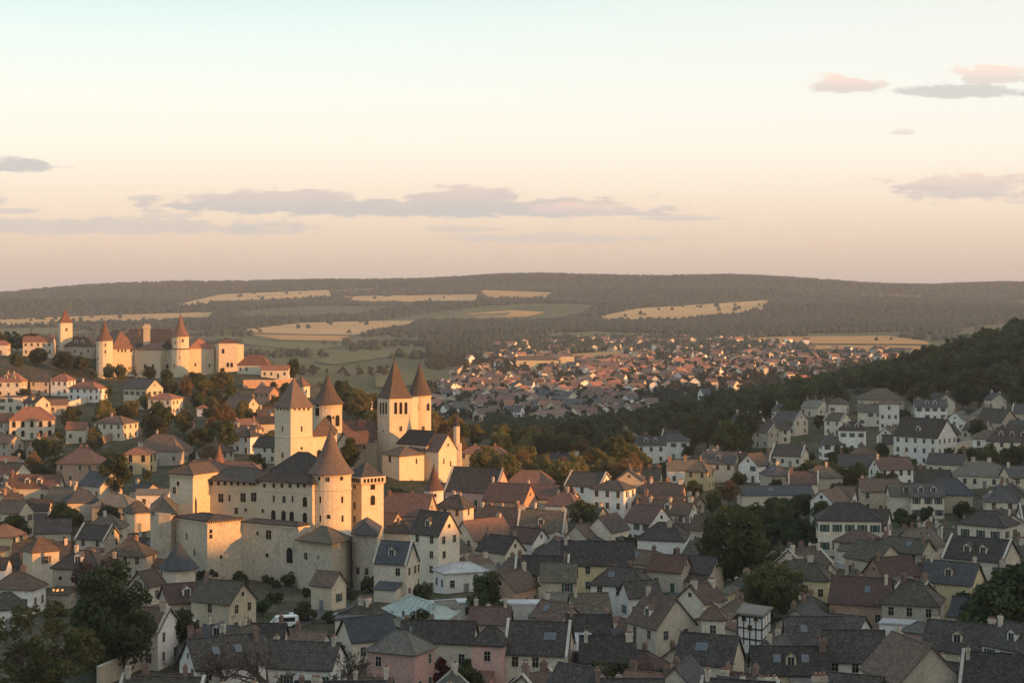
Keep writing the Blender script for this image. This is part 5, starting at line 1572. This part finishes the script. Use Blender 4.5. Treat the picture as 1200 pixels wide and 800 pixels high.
wall_run([(285, 455), (320, 455), (345, 452)], 3.5, .5, 'wall_brick', 'sunlit terrace wall right below the hilltop castle')
wall_run([(40, 480), (80, 478), (115, 468)], 2.4, .5, 'wall_cream', 'sunlit low wall below the white hillside houses')
wall_run([(1098, 536), (1116, 538), (1138, 534)], 5.0, .5, 'wall_tan', 'tall tan wall right of the yellow annexe on the hillside')
wall_run([(880, 650), (940, 655), (995, 668)], 1.2, .4, 'wall_grey', 'low grey wall along the lane right of the pale olive tree')
def street(pts, w):
    mb = MB(); q = []
    for (a, b) in zip(pts[:-1], pts[1:]):
        for i in range(6): q.append((a[0] + (b[0] - a[0]) * i / 6, a[1] + (b[1] - a[1]) * i / 6))
    q.append(pts[-1]); g = [ground(*p) for p in q]; L_, R_ = [], []
    for i, p in enumerate(g):
        a, b = Vector(g[max(i - 1, 0)][:2]), Vector(g[min(i + 1, len(g) - 1)][:2]); d = (b - a).normalized(); n = Vector((-d.y, d.x)) * w / 2
        for lst, s in ((L_, 1), (R_, -1)):
            x, y = p[0] + n.x * s, p[1] + n.y * s; lst.append((x, y, float(terr(x, y)) + .12))
    m = len(L_)
    mb.add(L_ + R_, [(m + i, m + i + 1, i + 1, i) for i in range(m - 1)])
    tag(mb.obj('street', MAT['asphalt']), kind='structure')
mat('asphalt', (.10, .095, .09), (.075, .072, .07), scale=.8, var=0)
street([(225, 800), (300, 750), (350, 728), (400, 712), (445, 702)], 5.5)
street([(870, 700), (880, 650), (935, 648), (1000, 664), (1040, 690)], 4.5)
street([(600, 800), (560, 770), (540, 735), (520, 715)], 4)
street([(800, 760), (815, 715), (790, 690)], 4.5)
def car_mesh(paint, van):
    L, W, H = (4.9, 1.95, 2.1) if van else (4.2, 1.75, 1.45)
    mb = MB()
    prof = [(-L / 2, .35), (L / 2, .35), (L / 2, .75), (L / 2 - .1, .95), (L * .26, 1.02), (L * .12, H), (-L * .44, H), (-L / 2, .9)] if not van else [(-L / 2, .35), (L / 2, .35), (L / 2, .9), (L / 2 - .3, 1.15), (L * .27, H), (-L / 2 + .05, H)]
    n = len(prof)
    mb.add([(x, -W / 2, z) for x, z in prof] + [(x, W / 2, z) for x, z in prof], [tuple(range(n)), tuple(range(2 * n - 1, n - 1, -1))] + [((i + 1) % n, i, n + i, n + (i + 1) % n) for i in range(n)])
    return mb.mesh('body', MAT[paint]), L, W, H
CARP = {}
wm_ = MB(); wm_.lathe([(.32, -.1), (.34, 0), (.32, .1)], 12); wm_.v = [(x, z, y) for x, y, z in wm_.v]; WHEEL = wm_.mesh('wheel', MAT['tyre'])
def car(px, py, rot, paint, van, label):
    g = ground(px, py, 1.0); key = (paint, van)
    if key not in CARP: CARP[key] = car_mesh(*key)
    me, L, W, H = CARP[key]
    root = link('van' if van else 'car', None, loc=(g[0], g[1], float(terr(g[0], g[1])) + .13), rz=R(rot)); tag(root, label, 'van' if van else 'car', 'parked vehicles')
    b = link('body', me, root)
    gm = MB(); z0, z1 = (1.15, H - .2) if van else (1.0, H - .1)
    for s in (-1, 1): gm.box(-L * .36, L * .12, s * (W / 2 + .012) - .012, s * (W / 2 + .012) + .012, z0, z1)
    gm.obj('side_windows', MAT['glass'], root)
    gm = MB(); x0, x1 = (L * .31, L / 2 - .27) if van else (L * .135, L * .262)
    gm.add([(x1 + .03, -W * .44, z0 + .05), (x1 + .03, W * .44, z0 + .05), (x0 + .03, W * .42, z1), (x0 + .03, -W * .42, z1)], [(0, 1, 2, 3)]); gm.obj('windscreen', MAT['glass'], root)
    for sx in (-.31, .31):
        for sy in (-1, 1): link('wheel', WHEEL, root, (sx * L, sy * (W / 2 - .08), .33))
    for sy in (-1, 1):
        hm = MB(); hm.box(L / 2 - .04, L / 2 + .02, sy * W * .36 - .15, sy * W * .36 + .15, .66, .8); hm.obj('headlight', MAT['paint_white'], root)
car(333, 729, 200, 'paint_white', True, 'white van parked on the street below the palace')
car(352, 721, 25, 'paint_white', False, 'white car parked right behind the van below the palace')
car(400, 722, 20, 'paint_grey', False, 'grey car on the street left of the blue-slate roof')
car(590, 783, 110, 'paint_white', False, 'white car in the lane beside the dark red shrub') if False else None
car(815, 700, 160, 'paint_white', False, 'white car in the gap below the huge round tree')
car(806, 716, 100, 'paint_blue', False, 'blue car behind the stone-gabled house')
car(880, 668, 75, 'paint_white', False, 'white car on the lane beside the pale olive tree')
car(546, 748, 120, 'paint_white', False, 'white car near the dark red shrub')
car(280, 766, 30, 'paint_grey', False, 'grey car on the street beside the white-gabled house')
# lit street lamp, bottom left
def lamp(px, py):
    g = ground(px, py, 6.0); root = link('street_lamp', None, loc=g); tag(root, 'lit street lamp with glowing globes left of the huge dark tree', 'street lamp')
    mb = MB(); mb.lathe([(.16, -.3), (.16, .6), (.08, .8), (.06, 5.4), (.05, 5.6)], 8); mb.obj('post', MAT['iron'], root)
    mb = MB(); mb.tube((-.8, 0, 5.5), (.8, 0, 5.5), .04, .04, 5); mb.tube((0, -.6, 5.5), (0, .6, 5.5), .04, .04, 5); mb.obj('arm', MAT['iron'], root)
    gl = MB(); gl.lathe([(.05, -.2), (.15, -.14), (.2, 0), (.15, .14), (.05, .2)], 10); me = gl.mesh('globe', MAT['lampglow'], True)
    for x, y in ((-.8, 0), (.8, 0), (0, 0), (0, -.6)): link('globe', me, root, (x, y, 5.85))
plain('lampglow', (1.0, .42, .12), .5, .3, emit=.7)
lamp(68, 690)

# ------------------------------------------------------------ labels that single out each house and tree
MARKS = [(373, 652, 'palace clock'), (388, 545, 'palace round tower'), (344, 490, 'square keep'), (478, 470, 'twin church towers'), (195, 410, 'hilltop castle'), (76, 385, 'slim red-roofed tower'),
         (858, 635, 'huge round tree'), (490, 703, 'green-roofed hall'), (884, 730, 'half-timbered house'), (994, 610, 'green-shuttered house'), (719, 580, 'tall white windowed house'), (1080, 770, 'big bottom-right gable'),
         (138, 715, 'huge dark tree'), (712, 765, 'bottom pink house'), (516, 780, 'dark red shrub'), (1042, 480, 'white tower house'), (508, 628, 'tall sunlit gable house'), (908, 577, 'long blue-slate shed'),
         (508, 560, 'white cone-roofed turret'), (40, 745, 'brownish corner tree'), (209, 650, 'blue conical pavilion'), (238, 480, 'tiny white kiosk'), (905, 680, 'pale olive tree'), (45, 398, 'long sunlit hill building'), (312, 750, 'tall bare tree')]
ORD = ['nearest', 'second nearest', 'third nearest', 'fourth nearest', 'fifth nearest', 'sixth nearest', 'seventh nearest', 'eighth nearest', 'ninth nearest', 'tenth nearest', 'eleventh nearest', 'twelfth nearest', 'thirteenth nearest', 'fourteenth nearest', 'fifteenth nearest'] + ['%dth nearest' % i for i in range(16, 60)]
def place(px, py):
    d = [(math.hypot(px - a, (py - b) * 1.3), a, b, n) for a, b, n in MARKS]
    dist, a, b, n = min(d)
    dx, dy = px - a, py - b
    w = ('right of' if dx > 0 else 'left of') if abs(dx) > abs(dy) else ('below' if dy > 0 else 'above')
    return w, n, dist
def name_all(items, look, noun, cat, group):
    seen = {}
    for it in items:
        if it['label']: continue
        w, n, dist = place(it['px'], it['py'])
        seen.setdefault((look(it), w, n), []).append((dist, it))
    for (lk, w, n), lst in seen.items():
        lst.sort(key=lambda t: t[0])
        for i, (_, it) in enumerate(lst):
            it['label'] = '%s %s %s the %s' % (lk, noun(it), w, n) if len(lst) == 1 else '%s %s, %s %s the %s' % (lk, noun(it), ORD[i], w, n)
    for it in items: tag(it['o'], it['label'], cat(it), group(it))
def hlook(h):
    size = 'tall ' if h['hw'] >= 7.4 else 'small ' if h['L'] * h['W'] < 62 else 'large ' if h['L'] * h['W'] > 125 else ''
    return size + WALLNAME[h['wc']]
def hnoun(h):
    rf = {'g': 'gabled', 'h': 'hipped', 'p': 'pyramid', 'f': 'flat'}[h['roof']]
    return 'house with %s %s roof' % (ROOFNAME[h['rc']], rf)
def hzone(h):
    return 'houses on the castle hill' if h['px'] < 345 and h['py'] < 530 else 'houses on the right hillside' if h['px'] > 720 and h['py'] < 560 else 'distant valley buildings' if h['Y'] > 1400 else 'houses of the crowded old town'
for h in HOUSES: h['look2'] = hlook(h) + hnoun(h)
name_all(HOUSES, lambda h: hlook(h) + ' ' + hnoun(h), lambda h: '', lambda h: 'house', hzone)
for h in HOUSES:
    h['o']['label'] = h['o']['label'].replace('  ', ' ').replace(' ,', ',')
    if len(h['o']['label'].split()) > 15: h['o']['label'] = h['o']['label'].replace(' house with ', ' house, ', 1).replace(' of the ', ' of ').replace('below the ', 'below ').replace('above the ', 'above ')
def tlook(t): return ('tall ' if t['h'] > 11.5 else 'small ' if t['h'] < 6 else '') + t['look']
name_all(TREES, tlook, lambda t: 'shrub' if t['kd'] in ('bush', 'redbush') else 'tree', lambda t: 'shrub' if t['kd'] in ('bush', 'redbush') else 'tree', lambda t: t['group'])
for o in bpy.data.objects:
    if '_c' in o.keys(): del o['_c']
print('trees', len(TREES), 'objects', len(bpy.data.objects))

# ------------------------------------------------------------ evening haze: one closed box of thin even air
def haze():
    mb = MB(); mb.box(-12600, 12600, -700, 41500, -6, 260)
    m = bpy.data.materials.new('haze_air'); m.use_nodes = True; nt = m.node_tree; nt.nodes.clear()
    out = nt.nodes.new('ShaderNodeOutputMaterial'); v = nt.nodes.new('ShaderNodeVolumePrincipled')
    v.inputs['Color'].default_value = (.74, .86, 1.0, 1); v.inputs['Density'].default_value = 5.2e-5; v.inputs['Anisotropy'].default_value = 0.0
    nt.links.new(v.outputs[0], out.inputs['Volume'])
    tag(mb.obj('haze', m), kind='stuff')
haze()
